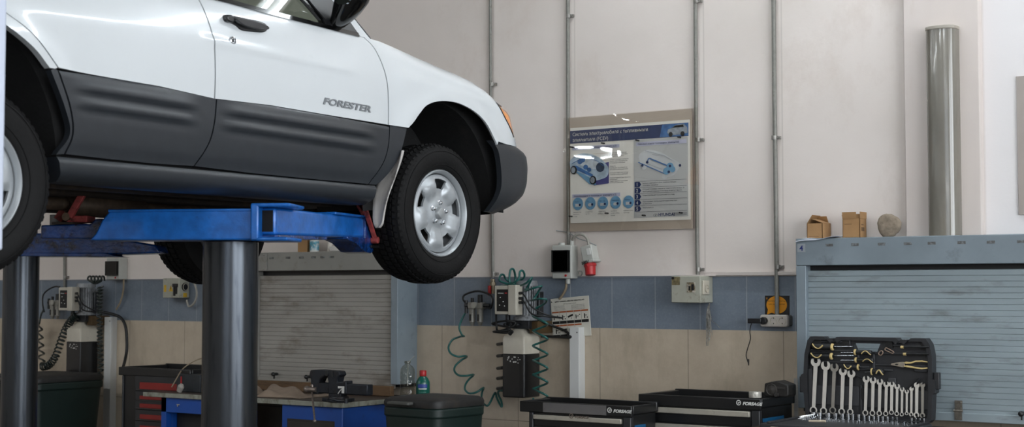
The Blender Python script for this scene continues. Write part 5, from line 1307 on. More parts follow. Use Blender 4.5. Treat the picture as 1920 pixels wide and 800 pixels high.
# brown timber behind bench
MB().box(-7.2,-5.95,7.27,7.31,.892,.955).build('timber_batten',mat('brown_timber','6b5238',.7,0,.25,5,dirt='382b20',dth=.5,ds=12,damt=.6,stretch=(.3,1,2)),None,bevel=.004,label='brown stained timber strip at the foot of the left shutter',cat='timber strip')
# bottles
def bottle(name,px,pyb,Y,prof,m,label,n=32):
    b_=at(px,pyb,Y=Y); b_.z=.8905
    o=MB().lathe(prof,Matrix.Translation(b_),n).build(name,m,None,smooth=45,label=label,cat='bottle'); return o,b_
CLR=glass('clear_plastic','e2e2dd',.08,bump=.4,bs=40)
s_=.0036
pr=[(0,.0),(.030,0),(.036,.006),(.0365,.03),(.034,.034),(.0365,.038),(.0365,.068),(.034,.072),(.0365,.076),(.0365,.11),(.034,.114),(.0365,.118),(.0365,.155),(.034,.170),(.024,.183),(.0135,.190),(.0135,.196),(.016,.199),(.016,.207),(.0125,.208),(.0125,.195)]
K=1.18
PLB=mat('cloudy_clear_plastic','a5a6a1',.12,.0,.25,30,coat=.8,dirt='6d6a60',dth=.5,ds=25,damt=.6)
o,b_=bottle('spray_bottle',764,738,6.95,[(a*K,c_*K) for a,c_ in pr],CLR,'empty clear ribbed plastic bottle with thin straw, at the bench corner')
MB().tube([b_+Vector((0,0,.10)),b_+Vector((0.003,0,.235)),b_+Vector((.05,.0,.275))],.0018,6).build('straw',mat('straw_white','bdbbb2',.4),o)
MB().lathe([(.0,.002),(.038,.004),(.038,.045),(0,.047)],Matrix.Translation(b_),24).build('liquid_rest',PLB,o)
K=1.14
o,b_=bottle('oil_bottle',793,738,6.98,[(0,0),(.036,0),(.041,.006),(.041,.11),(.040,.125),(.030,.145),(.017,.158),(.015,.166),(0,.166)],mat('green_bottle','0d5a4d',.3,0,.08,20,coat=.4),'green plastic bottle with red cap and blue label beside the clear bottle')
MB().lathe([(.0195,.158),(.0205,.162),(.0205,.188),(.018,.192),(0,.192)],Matrix.Translation(b_),24,cap=False).build('red_cap',RED,o)
def arc_label(r,z0,z1,m,par,nm,a0=-100,a1=-15): 
    mb=MB(); A=mb.verts([(b_.x+r*math.cos(math.radians(a)),b_.y+r*math.sin(math.radians(a)),b_.z+z0) for a in range(a0,a1+1,5)]); B=mb.verts([(v.co.x,v.co.y,b_.z+z1) for v in A])
    for i in range(len(A)-1): mb.face([A[i],A[i+1],B[i+1],B[i]])
    return mb.build(nm,m,par)
arc_label(.0416,.092,.112,mat('label_blue','2a3f8f',.4),o,'blue_label')
arc_label(.0418,.082,.088,LABW,o,'label_line',-90,-20)
for k in range(5): arc_label(.0414,.02+k*.011,.023+k*.011,mat('label_green_grey','5a8a7f',.5),o,'label_line',-85,-25)
# ================================================================= LEFT TOOL CART
CBLK=mat('cart_black','101113',.4,.1,.1,10,coat=.2); CDK=mat('cart_charcoal','2b2c2f',.42,.1,.12,10); ALU=mat('drawer_grip_aluminium','b3aea2',.4,.35,.08,20,dirt='6f6656',dth=.6,ds=22,damt=.5); CBL=mat('cart_blue_panel','0f5580',.5,0,.15,15)
DRED=mat('drawer_red','84201c',.45,0,.1,9)
def cart(x0,x1,y0,y1,zt,label,grip,nd,pitch,z1,grip_h,inset=.05,side_panel=True,group=None,rimh=.045,drawer_m=None):
    t=thing('tool_cart',label,'tool cart',((x0+x1)/2,(y0+y1)/2,0),group)
    MB().box(x0+inset*.6,x1-.012,y0+.012,y1-.01,.12,zt-rimh).build('cart_body',CBLK,t,bevel=.006)
    tr=MB(); # tray with raised rim and left handle lip
    tr.box(x0,x1,y0,y0+.02,zt-rimh-.012,zt).box(x0,x1,y1-.02,y1,zt-rimh,zt+.006).box(x1-.02,x1,y0+.02,y1-.02,zt-rimh,zt).box(x0,x0+.03,y0+.02,y1-.02,zt-rimh,zt).box(x0+.03,x1-.02,y0+.02,y1-.02,zt-rimh,zt-rimh+.012)
    tr.build('top_tray',CBLK,t,bevel=.005)
    pw=inset
    MB().box(x0+pw*.75,x0+pw,y0-.0,y0+.03,.12,zt-rimh-.012).box(x1-.05,x1-.005,y0,y0+.03,.12,zt-rimh-.012).build('corner_post',CDK,t,bevel=.004) if False else builds(MB().box(x0+pw*.75,x0+pw,y0-.0,y0+.03,.12,zt-rimh-.012).box(x1-.05,x1-.005,y0,y0+.03,.12,zt-rimh-.012),'corner_post',CDK,t,bevel=.004)
    zz=z1
    for k in range(nd):
        hgt=pitch if k<nd-1 else zz-.14
        dr=MB().box(x0+pw+.004,x1-.055,y0+.006,y0+.03,zz-hgt+.006,zz).build('drawer',drawer_m or CBLK,t,bevel=.002)
        MB().box(x0+pw+.006,x1-.057,y0-.010,y0+.007,zz-grip_h,zz-.001).build('drawer_grip',grip,dr,bevel=.004)
        zz-=hgt
        if zz<.2: break
    if side_panel:
        MB().box(x1-.013,x1-.009,y0+.05,y1-.12,.3,zt-rimh-.055).build('blue_side_panel',CBL,t)
        MB().cyl((x1-.009,y0+.045,zt-.12),(x1+.003,y0+.045,zt-.12),.005,n=8).build('side_hook',CHROME,t)
    for cx_ in (x0+.10,x1-.08):
        for cy_ in (y0+.06,y1-.06): MB().cyl((cx_-.016,cy_,.055),(cx_+.016,cy_,.055),.055,n=24).box(cx_-.022,cx_+.022,cy_-.02,cy_+.02,.07,.12).build('caster',BLACKP,t)
    return t
# left cart: black with red recessed drawer grips
ly0=6.9; lx0=at(222,687,Y=ly0).x; lz=at(222,687,Y=ly0).z; lx1=lx0+.70
t=cart(lx0,lx1,ly0,7.34,lz,'black tool cart with dark red drawer recesses behind the left end of the workbench',mat('black_grip','101012',.5),0,.1,1,.01,side_panel=False)
gy=[(716,729),(741,748),(756,764),(776,785),(797,806)]
for k,(ya,yb_) in enumerate(gy):
    za=at(265,ya,Y=ly0).z; zb_=at(265,yb_,Y=ly0).z; xa=at(262,ya,Y=ly0).x
    d_=MB().box(xa-.05,lx1-.06,ly0+.002,ly0+.03,zb_-.012,za+.030 if k else za+.05).build('drawer',CDK,t,bevel=.003)
    MB().box(xa,lx1-.12,ly0-.002,ly0+.006,zb_,za).build('red_recess',DRED,d_,bevel=.002)
    MB().box(xa-.03,lx1-.08,ly0-.006,ly0+.004,zb_-.007,zb_-.002).build('drawer_lip',mat('dull_lip','4c4a48',.4,.4,.1,30),d_)
# things on the left cart / bench
c=at(362,708,Y=6.95); MB().box(c.x-.06,c.x+.16,6.86,7.0,.8905,.8905+.115).build('metal_box',mat('dark_box','1d2328',.5,0,.2,20),None,bevel=.004,label='dark box with a red strip on the bench beside the near piston',cat='box')
bxo=bpy.context.scene.collection.objects['metal_box']; ORG[bxo]=bxo.location.copy()
MB().box(c.x-.02,c.x-.008,6.858,6.861,.93,.99).build('red_strip',RED,bxo)
c=at(336,717,Y=6.80); cm=MB().lathe([(0,0),(.018,0),(.022,.035),(.012,.052),(0,.05)],Matrix.Translation((c.x,6.80,.898))@Matrix.Rotation(.5,4,'Y'),12).build('crumpled_cup',mat('dirty_paper','9c9891',.7,0,.2,40),None,label='small crumpled white paper cup on the left end of the workbench',cat='cup')
hose('rod',[(322,725,6.72),(330,711,6.8),(342,692,6.92),(358,680,7.0),(376,672,7.1),(400,668,7.2)],.004,MATS['tan_flex'],'thin tan curved tube rising from the left end of the workbench','tube')
# right pair of carts
def logo(par,cx,cz,y,s=.026,m=LABW,nm='cart_logo'):
    text(nm,'FORSAGE',s,m,par,wallM(cx,y,cz),depth=.0006,bold=.0008,shear=.25,sx=1.16)
    MB().ring([(p[0]+cx-.022,p[1]+cz+.010) for p in circ(0,0,.0135,20)],[(p[0]+cx-.022,p[1]+cz+.010) for p in circ(0,0,.0095,20)],1,y-.0006,y).box(cx-.026,cx-.014,y-.0006,y,cz+.009,cz+.013).box(cx-.026,cx-.022,y-.0006,y,cz+.002,cz+.012).build('logo_mark',m,par)
c1y=6.56; p0=at(974,752,Y=c1y); p1=at(1184,760,Y=c1y); z1_=(p0.z+p1.z)/2
T1=cart(p0.x,p1.x,c1y,c1y+.28,z1_,'black tool cart under the cable duct, maker name in white on its front rail',ALU,8,.066,z1_-.066,.026,inset=.085,group='black tool carts by the beige tiles')
ra_=at(1018,765,Y=c1y-.004); rb_=at(1136,765,Y=c1y-.004)
MB().box(ra_.x,rb_.x,c1y-.004,c1y,z1_-.052,z1_-.003).cyl((ra_.x+.012,c1y-.006,z1_-.035),(ra_.x+.012,c1y-.002,z1_-.035),.004,n=8).cyl((rb_.x-.012,c1y-.006,z1_-.040),(rb_.x-.012,c1y-.002,z1_-.040),.004,n=8).build('front_rail_plate',mat('rail_grey','6a6868',.4,.2,.08,12,coat=.2),T1)
logo(T1,at(1150,770,Y=c1y).x,at(1150,772.5,Y=c1y).z,c1y-.001,.0212)
logo(T1,at(1080,780,Y=c1y).x,at(1080,783,Y=c1y).z,c1y-.0108,.0165,mat('grip_print','6a5f56',.5),'grip_logo')
c2y=6.85; p0=at(1196.5,738,Y=c2y); p1=at(1425.5,748,Y=c2y); z2_=(p0.z+p1.z)/2
T2=cart(p0.x,p1.x,c2y,c2y+.42,z2_,'black tool cart between the other cart and the wrench set, radio on top',ALU,8,.082,z2_-.062,.030,inset=.095,group='black tool carts by the beige tiles')
MB().box(at(1384,752,Y=c2y).x,at(1425,752,Y=c2y).x,c2y-.003,c2y,z2_-.052,z2_-.004).build('logo_plate',mat('logo_plate_black','101012',.35),T2)
logo(T2,at(1393,756,Y=c2y).x,at(1393,758.5,Y=c2y).z,c2y-.004,.0212)
# tape roll
c=at(1416,744,Y=6.93); M_=Matrix.Translation((c.x,6.93,z2_+.001))
MB().lathe([(.021,0),(.031,0),(.032,.003),(.032,.027),(.031,.030),(.021,.030)],M_,28,close=True).build('tape_roll',mat('crinkled_foil','b4b0a8',.3,.2,.3,80,bump=.6,bs=120),None,label='small whitish roll of tape on the corner of the cart with the radio',cat='tape')
# radio / speaker
c=at(1457,742,Y=7.05); rz0=z2_+.002; x0r=at(1432,740,Y=7.02).x; x1r=at(1478,740,Y=7.02).x
t=thing('radio','black portable radio with round speaker on the cart beside the shutter','radio',((x0r+x1r)/2,7.1,rz0))
RB_=mat('radio_black','1b1917',.55,0,.2,20)
w=(x1r-x0r)
MB().prism([(x0r,rz0+.005),(x0r+.01,rz0),(x1r-.01,rz0),(x1r,rz0+.01),(x1r,rz0+.062),(x1r-.02,rz0+.068),(x0r+w*.55,rz0+.082),(x0r+w*.3,rz0+.076),(x0r+.004,rz0+.066)],1,7.02,7.12).build('radio_body',RB_,t,bevel=.006,seg=3)
cc=(x0r+.045,7.02,rz0+.036)
MB().lathe([(.031,.0),(.031,.008),(.027,.009),(.024,.003),(0,.008)],Matrix.Translation(cc)@Matrix.Rotation(PI/2,4,'X'),26).build('speaker_cone',mat('speaker_grey','33302d',.6,0,.1,30),t)
MB().box(x0r+w*.55,x1r-.012,7.014,7.021,rz0+.042,rz0+.052).box(x0r+w*.5,x0r+w*.62,7.010,7.021,rz0+.005,rz0+.02).cyl((x0r+w*.56,7.02,rz0+.012),(x0r+w*.56,7.0,rz0+.012),.010,n=12).build('radio_control',mat('radio_control_grey','2f2d2c',.4,0,.1,30),t)
# steel rule strip hanging on the cabinet post
a=at(1489.5,783,Y=7.29); b_=at(1496,709,Y=7.29)
MB().box(a.x,b_.x,7.288,7.291,a.z,b_.z).build('steel_rule',mat('rule_steel','9b9a97',.4,.3,.15,60,stretch=(.2,1,3)),None,label='narrow pale steel rule hanging on the post of the right shutter cabinet',cat='ruler')
# ================================================================= BINS
BING=mat('bin_green','0e211e',.5,0,.1,8,bump=.1,bs=80); BINL=mat('bin_lid_black','1b1b1b',.55,0,.2,7,bump=.2,bs=60,dirt='3b332b',dth=.55,ds=6,damt=.5)
def wheelie(label,cx,cy,rz,zt=.95,w=.60,d=.68):
    t=thing('waste_bin',label,'waste bin',(cx,cy,0)); T=Matrix.Translation((cx,cy,0))@Matrix.Rotation(rz,4,'Z')
    m=MB(); R=[]
    for z,k in ((.10,.78),(.5,.88),(zt-.09,.96)): R.append(m.verts([T@Vector((p[0],p[1],z)) for p in rrect(-w/2*k,w/2*k,-d/2*k,d/2*k,.05)]))
    for i in range(2):
        for j in range(len(R[0])): m.face([R[i][j],R[i][(j+1)%len(R[0])],R[i+1][(j+1)%len(R[0])],R[i+1][j]])
    m.face(R[0][::-1]); m.face(R[-1]); m.build('bin_body',BING,t,smooth=50)
    m=MB(); m.prism(rrect(-w/2,w/2,-d/2,d/2,.06),2,zt-.105,zt-.05,M=T); m.build('bin_rim',BING,t,bevel=.012,seg=3)
    m=MB(); R=[]
    for z,k in ((zt-.050,1.0),(zt-.028,1.01),(zt-.012,.985),(zt-.002,.90),(zt+.004,.6),(zt+.006,.1)): R.append(m.verts([T@Vector((p[0],p[1],z)) for p in rrect(-w/2*k,w/2*k,-d/2*k,d/2*k,.06*k)]))
    for i in range(len(R)-1):
        for j in range(len(R[0])): m.face([R[i][j],R[i][(j+1)%len(R[0])],R[i+1][(j+1)%len(R[0])],R[i+1][j]])
    m.face(R[-1]); m.face(R[0][::-1]); m.build('bin_lid',BINL,t,smooth=40)
    m=MB(); m.prism(rrect(-.12,.04,-d/2-.045,-d/2+.03,.015),2,zt-.036,zt-.020,M=T); m.build('lid_grip',mat('grip_grey','4a4b48',.5,0,.1,30),t,bevel=.005)
    m=MB().cyl(T@Vector((-w*.32,d/2+.035,zt-.055)),T@Vector((w*.32,d/2+.035,zt-.055)),.018,n=12); 
    for s in (-1,1): m.box(s*w*.30-.02,s*w*.30+.02,d/2-.03,d/2+.04,zt-.075,zt-.035,T)
    m.build('rear_handle',BINL,t,bevel=.003)
    m=MB()
    for s in (-1,1): m.cyl(T@Vector((s*w*.42-.025,d/2-.08,.10)),T@Vector((s*w*.42+.025,d/2-.08,.10)),.10,n=28)
    builds(m,'bin_wheel',BLACKP,t)
    return t
qc=at(846,766,Z=.94); wheelie('dark green wheeled waste bin with black lid in front of the green bottle',qc.x-.265,qc.y+.20,math.radians(-4),zt=.985,w=.41,d=.42)
q=at(110,703,Y=6.9); wheelie('dark waste bin behind the leftmost piston at the left edge',at(140,703,Y=6.92).x-.33,6.92,0,zt=at(100,700,Y=6.92).z,w=.60,d=.62)
# ================================================================= THINGS ON THE CABINETS
CARD=mat('cardboard','a27d54',.8,0,.08,12,dirt='8a6844',dth=.6,ds=9,damt=.4); CARDD=mat('cardboard_inside','6b5238',.85,0,.1,12)
zt=1.8245
def cbox(px0,px1,py_top,Yf,dep,label,name='cardboard_box'):
    a=at(px0,446,Y=Yf); b_=at(px1,py_top,Y=Yf); h=b_.z-zt
    t=thing(name,label,'box',((a.x+b_.x)/2,Yf+dep/2,zt)); x0,x1=a.x,b_.x; y0,y1=Yf,Yf+dep; w_=.0025
    m=MB(); m.box(x0,x1,y0,y0+w_,zt,zt+h).box(x0,x1,y1-w_,y1,zt,zt+h).box(x0,x0+w_,y0,y1,zt,zt+h).box(x1-w_,x1,y0,y1,zt,zt+h).box(x0,x1,y0,y1,zt,zt+w_)
    m.build('box_body',CARD,t); return t,x0,x1,y0,y1,zt+h
def flap(t,p,u,v,m=CARD):
    p,u,v=Vector(p),Vector(u),Vector(v); n=u.cross(v).normalized()*.0022; mb=MB(); A=mb.verts([p,p+u,p+u+v,p+v]);B=mb.verts([q_+n for q_ in (p,p+u,p+u+v,p+v)])
    mb.face(A);mb.face(B[::-1])
    for i in range(4): mb.face([A[i],A[(i+1)%4],B[(i+1)%4],B[i]])
    mb.build('flap',m,t)
t,x0,x1,y0,y1,zz=cbox(1513,1542,418,7.36,.11,'smaller opened cardboard box with a raised bent flap, on the right shutter cabinet')
flap(t,(x0,y0,zz),(0,y1-y0,0),(.03,0,.045)); flap(t,(x1,y0,zz),(0,y1-y0,0),(-.055,0,.022)); flap(t,(x0+.01,y1,zz),(x1-x0-.02,0,0),(0,-.03,.04))
MB().box(x0+.01,x1-.02,y0-.0006,y0,zt+.01,zt+.012).build('printed_line',MATS['cardboard_inside'],t)
t,x0,x1,y0,y1,zz=cbox(1580,1612,409,7.35,.09,'taller cardboard box with upright flaps in the middle of the right cabinet top')
flap(t,(x0+.0,y0,zz),(.076,0,0),(0,-.004,.034)); flap(t,(x1,y0,zz),(0,y1-y0,0),(.0,0,.035)); flap(t,(x0,y0,zz),(0,y1-y0,0),(-.004,0,-.025+.045)); flap(t,(x0+.01,y1,zz),(x1-x0-.02,0,0),(0,.0,.028))
MB().box(x1,x1+.0006,y0+.02,y0+.06,zt+.035,zt+.055).box(x1,x1+.0006,y0+.02,y0+.05,zt+.065,zt+.070).box(x0+.01,x0+.05,y0-.0006,y0,zz-.03,zz-.027).build('printed_mark',MATS['cardboard_inside'],t)
# round stone-like disc
c=at(1667,427,Y=7.38); m=MB(); random.seed(8); n=28
O=[];H=.062
ro=[H*(1+.05*math.sin(3*a*2*PI/n+1)+random.uniform(-.03,.03)) for a in range(n)]
zc=zt+H*.96
prof_=[(.55,-.020),(.85,-.020),(.97,-.012),(1,0),(.97,.012),(.85,.02)]
V=[m.verts([(c.x+ro[j]*k*math.cos(2*PI*j/n),7.38+yy+random.uniform(-.001,.001),zc+ro[j]*k*math.sin(2*PI*j/n)) for j in range(n)]) for k,yy in prof_]
for i in range(len(V)-1):
    for j in range(n): m.face([V[i][j],V[i][(j+1)%n],V[i+1][(j+1)%n],V[i+1][j]])
m.face(V[0]);m.face(V[-1])
m.build('round_stone',mat('rough_stone','8a7d6d',.85,0,.25,30,bump=.8,bs=60,dirt='4d453b',dth=.58,ds=25,damt=.7),None,smooth=50,label='round rough grey-brown disc standing on edge on the right cabinet',cat='stone disc')
# paper hanging over the edge
m=MB(); px0_=at(1492,452,Y=7.29).x; px1_=at(1571,447,Y=7.29).x
def pap(a,b_):
    x=px0_+(px1_-px0_)*a; y=7.285+.16*b_
    dr=(1-a)*.026*(1-b_)**2
    return Vector((x,y-.006*(1-b_),zt+.006+.003*math.sin(a*9)-dr))
m.grid(pap,20,10).build('paper_sheet',mat('white_paper','d6dae6',.6),None,smooth=80,solid=.0015,label='white paper sheets drooping over the left corner of the right cabinet top',cat='paper')
# items on the left cabinet
z3=1.8065
a=at(562,470,Y=7.38); b_=at(580,456,Y=7.38)
MB().box(a.x,b_.x,7.36,7.42,z3,z3+.10).build('small_carton',CARD,None,bevel=.002,label='small brown carton on the left cabinet under the lift arm',cat='box')
a=at(583,470,Y=7.38); b_=at(596,456,Y=7.38)
MB().cyl(((a.x+b_.x)/2,7.38,z3),((a.x+b_.x)/2,7.38,z3+.11),(b_.x-a.x)/2,n=24).build('aerosol_can',LABW,None,smooth=40,label='white can with light blue patch on the left cabinet under the lift arm',cat='can')
cn=COL.objects['aerosol_can']; ORG[cn]=cn.location.copy(); MB().cyl(((a.x+b_.x)/2,7.38,z3+.01),((a.x+b_.x)/2,7.38,z3+.07),(b_.x-a.x)/2+.0008,n=24).build('blue_patch',mat('can_blue','4b9db5',.4,0,.6,30,dirt='d8dad8',dth=.45,ds=25,damt=.9),cn,smooth=40)
a=at(612,469,Y=7.40); b_=at(618,455,Y=7.40)
MB().cyl((a.x+.03,7.40,z3),(a.x+.03,7.40,z3+.14),.018,n=16).cyl((a.x+.03,7.40,z3+.14),(a.x+.03,7.40,z3+.16),.009,n=12).build('small_tube',mat('pale_tube','cfc8bf',.4),None,smooth=40,label='pale narrow tube standing right of the can on the left cabinet',cat='tube')
a=at(625,469,Y=7.40)
m=MB().box(a.x,a.x+.22,7.36,7.46,z3,z3+.035); m.build('white_packet',mat('packet_white','d0cdc9',.5),None,bevel=.006,label='low white packet lying on the left cabinet beneath the arm end',cat='packet')
# ================================================================= RIGHT BENCH + TOOL CASE
MB().box(-3.225,-1.0,6.45,7.285,.855,.885).build('bench_board',mat('dark_wood_bench','46392d',.5,0,.2,6,bump=.2,bs=40,dirt='1f1a17',dth=.5,ds=8,damt=.7,stretch=(.5,2,1)),None,bevel=.004,label='dark grimy wooden bench top under the open tool case',cat='bench top')
bb=COL.objects['bench_board']; ORG[bb]=bb.location.copy()
m=MB().box(-3.2,-3.12,6.5,6.58,0,.855).box(-3.2,-3.12,7.1,7.18,0,.855).box(-1.1,-1.02,6.5,6.58,0,.855).box(-1.1,-1.02,7.1,7.18,0,.855).box(-3.12,-1.1,6.52,6.56,.75,.855); m.build('bench_leg_frame',CBLK,bb)
YL=7.06
def LX(px,py): v=at(px,py,Y=YL); return v.x
def LZ(px,py): v=at(px,py,Y=YL); return v.z
CASE=mat('case_black_plastic','26272a',.5,0,.1,30,bump=.05,bs=200); CASE2=mat('case_inner_black','37383b',.55,0,.1,30)
c0=at(1509,786,Y=YL); c1=at(1748,632,Y=YL); hx0,hx1=c0.x+.0,c1.x
zb,ztp=.917,at(1620,632,Y=YL).z
tc=thing('tool_case','open black plastic tool case, lid upright, filled with wrenches and pliers','tool case',((hx0+hx1)/2,6.9,.886))
Wd=hx1-hx0; Hd=ztp-zb
def u_(a): return hx0+Wd*a
def v_(b_): return zb+Hd*b_
# outer rim outline with notches in the top edge
out=[(.015,0),(.0,.30),(-.022,.32),(-.022,.52),(.0,.54),(.01,.78),(.035,.95),(.06,1.0),(.165,1.0),(.185,.965),(.195,.965),(.20,.98),(.235,.98),(.24,.965),(.25,.965),(.27,1.0),(.375,1.0),(.62,1.0),(.735,1.0),(.755,.965),(.765,.965),(.77,.98),(.81,.98),(.815,.965),(.825,.965),(.845,1.0),(.955,1.0),(.985,.93),(1.0,.80),(1.0,.52),(1.02,.50),(1.02,.36),(1.0,.34),(.99,.04),(.965,0)]
ring_o=[(u_(a),v_(b_)) for a,b_ in out]
m=MB(); m.prism(ring_o,1,YL+.0,YL+.045); 
# boolean-free opening: build lid as panel + raised rim + handle slot drawn by leaving a real gap
m.bm.free(); m=MB()
hole=[(.385,.925),(.600,.925),(.575,.825),(.408,.825)]
# lid back sheet split in pieces around the handle slot
def poly(mb,pts,y0_,y1_): mb.prism([(u_(a),v_(b_)) for a,b_ in pts],1,y0_,y1_)
left=[p for p in out if p[0]<=.375 ]+[]
poly(m,[(.015,0),(.0,.30),(-.022,.32),(-.022,.52),(.0,.54),(.01,.78),(.035,.95),(.06,1.0),(.165,1.0),(.185,.965),(.195,.965),(.20,.98),(.235,.98),(.24,.965),(.25,.965),(.27,1.0),(.375,1.0),(.385,.925),(.408,.825),(.408,0)],YL+.012,YL+.05)
poly(m,[(.408,0),(.408,.825),(.575,.825),(.575,0)],YL+.012,YL+.05)
poly(m,[(.375,1.0),(.62,1.0),(.600,.925),(.385,.925)],YL+.012,YL+.05)
poly(m,[(.575,0),(.575,.825),(.600,.925),(.62,1.0),(.735,1.0),(.755,.965),(.765,.965),(.77,.98),(.81,.98),(.815,.965),(.825,.965),(.845,1.0),(.955,1.0),(.985,.93),(1.0,.80),(1.0,.52),(1.02,.50),(1.02,.36),(1.0,.34),(.99,.04),(.965,0)],YL+.012,YL+.05)
LID=m.build('case_lid',CASE,tc,smooth=30)
# raised rim
rim=MB(); inner=[]
cxo,czo=.49,.5
for a,b_ in out:
    aa=min(max(a,.0),1.0); ia=aa+(.03 if aa<.5 else -.03); ib=min(max(b_,.0),1)*.93+.03
    inner.append((u_(ia),v_(ib)))
rim.ring(ring_o,inner,1,YL-.012,YL+.014); rim.build('lid_rim',CASE,tc,smooth=30)
# moulded inner tray: ribs, wells
tr=MB()
def rb(a0,b0,a1,b1,d0=.0,d1=.012): tr.box(u_(a0),u_(a1),YL+d0,YL+.013,v_(b0),v_(b1))
rb(.03,.82,.41,.845); rb(.05,.68,.43,.70); rb(.38,.60,.70,.62); rb(.56,.80,.97,.825); rb(.56,.66,.97,.68); rb(.42,.70,.44,.80); rb(.54,.56,.56,.80); rb(.03,.04,.06,.60); rb(.44,.04,.46,.42,.002); rb(.475,.04,.49,.42,.002)
rb(.05,.16,.43,.40,.006); rb(.49,.15,.96,.38,.006); rb(.66,.44,.72,.52); rb(.86,.60,.96,.66); rb(.33,.90,.37,.97); rb(.66,.88,.70,.97); rb(.03,.93,.33,.95); rb(.70,.90,.96,.92)
tr.build('moulded_tray',CASE2,tc,bevel=.004)
wl=MB()
for a0,b0,a1,b1 in ((.07,.87,.14,.955),(.31,.87,.365,.955),(.645,.88,.70,.955),(.915,.87,.955,.955),(.45,.25,.475,.38)): wl.box(u_(a0),u_(a1),YL-.0005,YL+.0115,v_(b0),v_(b1))
builds(wl,'dark_well',INK,tc)
db=MB(); 
def dbar(pts,wd,y=YL-.002):
    for i in range(len(pts)-1):
        a=Vector((u_(pts[i][0]),y,v_(pts[i][1]))); b2=Vector((u_(pts[i+1][0]),y,v_(pts[i+1][1]))); db.tube([a,b2],wd,6)
dbar([(.80,.36),(.90,.52)],.006); dbar([(.86,.36),(.93,.48)],.005); dbar([(.30,.60),(.44,.52),(.60,.42),(.80,.36)],.004); db.build('moulded_rib',CASE,tc)
MB().box(u_(1.005),u_(1.045),YL+.0,YL+.03,v_(.40),v_(.60)).build('case_latch',CASE,tc,bevel=.004)
MB().box(u_(-.045),u_(-.005),YL+.005,YL+.035,v_(.30),v_(.5)).build('case_latch',CASE,tc,bevel=.004)
# lower tray
by_=6.60; SB0=.917
MB().box(hx0-.035,hx1-.0,by_,YL-.012,.8865,SB0).build('case_base',CASE,tc,bevel=.010,seg=3)
MB().box(hx0+.0,hx0+.02,by_+.01,YL-.02,.917,.926).box(hx1-.03,hx1-.012,by_+.01,YL-.02,.917,.926).box(hx0,hx1-.012,YL-.035,YL-.014,.917,.924).build('base_rim',CASE,tc,bevel=.002)
builds(MB().box(u_(.04),u_(.10),by_-.006,by_+.006,.889,.904).box(u_(.67),u_(.73),by_-.006,by_+.006,.889,.904),'clasp',mat('cream_clasp','b3a58b',.45,0,.1,30),tc,bevel=.002)
MB().cyl((u_(.05),YL-.008,.918),(u_(.93),YL-.008,.918),.006,n=10).build('hinge',CASE,tc)
# ---- wrenches
YW=YL-.010
def wrench(z,topx,topy,botx,boty,hw,rw,shank,kind,label,m=SATIN,dark=False):
    """hw: half width of the head in m, rw: ring radius"""
    A=Vector((at(topx,topy,Y=YW).x,0,at(topx,topy,Y=YW).z)); B=Vector((at(botx,boty,Y=YW).x,0,at(botx,boty,Y=YW).z))
    d=(A-B); L_=d.length; ang=math.atan2(d.x,d.z)
    T=Matrix.Translation((B.x,YW,B.z))@Matrix.Rotation(ang,4,'Y')
    mb=MB(); th=.0035
    # shank
    s0,s1=shank*.86,shank
    mb.prism([(-s0,rw*.7),(s0,rw*.7),(s1,L_-hw*.7),(-s1,L_-hw*.7)],1,-th*.7,th*.7,M=T)
    def jaw(cz,hw,rot,gape=.95):
        o=Matrix.Translation((0,0,cz))@Matrix.Rotation(rot,4,'Y'); g=hw*.44
        pts=[]
        for a in range(-240,61,15): pts.append((hw*math.cos(math.radians(a)),hw*math.sin(math.radians(a))*1.0))
        p=[(q_[0],q_[1]) for q_ in pts]
        # mouth
        p+=[(g,.84*hw),(g,.02*hw),(g*.55,-.26*hw),(-g*.55,-.26*hw),(-g,.02*hw),(-g,.84*hw)]
        mb.prism(p,1,-th,th,M=T@o)
    def ringh(cz,r,open_=False,rot=0,ri=.74):
        o=Matrix.Translation((0,0,cz))@Matrix.Rotation(rot,4,'Y')
        if not open_:
            n=28; oo=circ(0,0,r,n); ii=[(r*ri*(1+(.05 if j%2 else -.03))*math.cos(2*PI*j/n),r*ri*(1+(.05 if j%2 else -.03))*math.sin(2*PI*j/n)) for j in range(n)]
            k0=len(mb.bm.verts); before=set(mb.bm.verts); mb.ring(oo,ii,1,-th*1.1,th*1.1)
            for v in set(mb.bm.verts)-before: v.co=(T@o)@v.co
        else:
            p=[(r*math.cos(math.radians(a)),r*math.sin(math.radians(a))) for a in range(-240,61,12)]+[(r*ri*math.cos(math.radians(a)),r*ri*math.sin(math.radians(a))) for a in range(60,-241,-12)]
            mb.prism(p,1,-th*1.1,th*1.1,M=T@o)
    if kind=='combi': jaw(L_-hw*.45,hw,math.radians(-8)); ringh(0,rw)
    else: ringh(L_-hw,hw,True,math.radians(20),ri=.58); ringh(0,rw,True,math.radians(160),ri=.60)
    return mb.build('combination_wrench' if kind=='combi' else 'flare_nut_wrench',m,None,smooth=30,label=label,cat='wrench',group='combination wrenches in the case lid' if kind=='combi' else 'double ended wrenches in the case lid')
ZX=lambda x:1480+x/4.21; ZY=lambda y:610+y/4.21
PXM=.00265
SB=.917
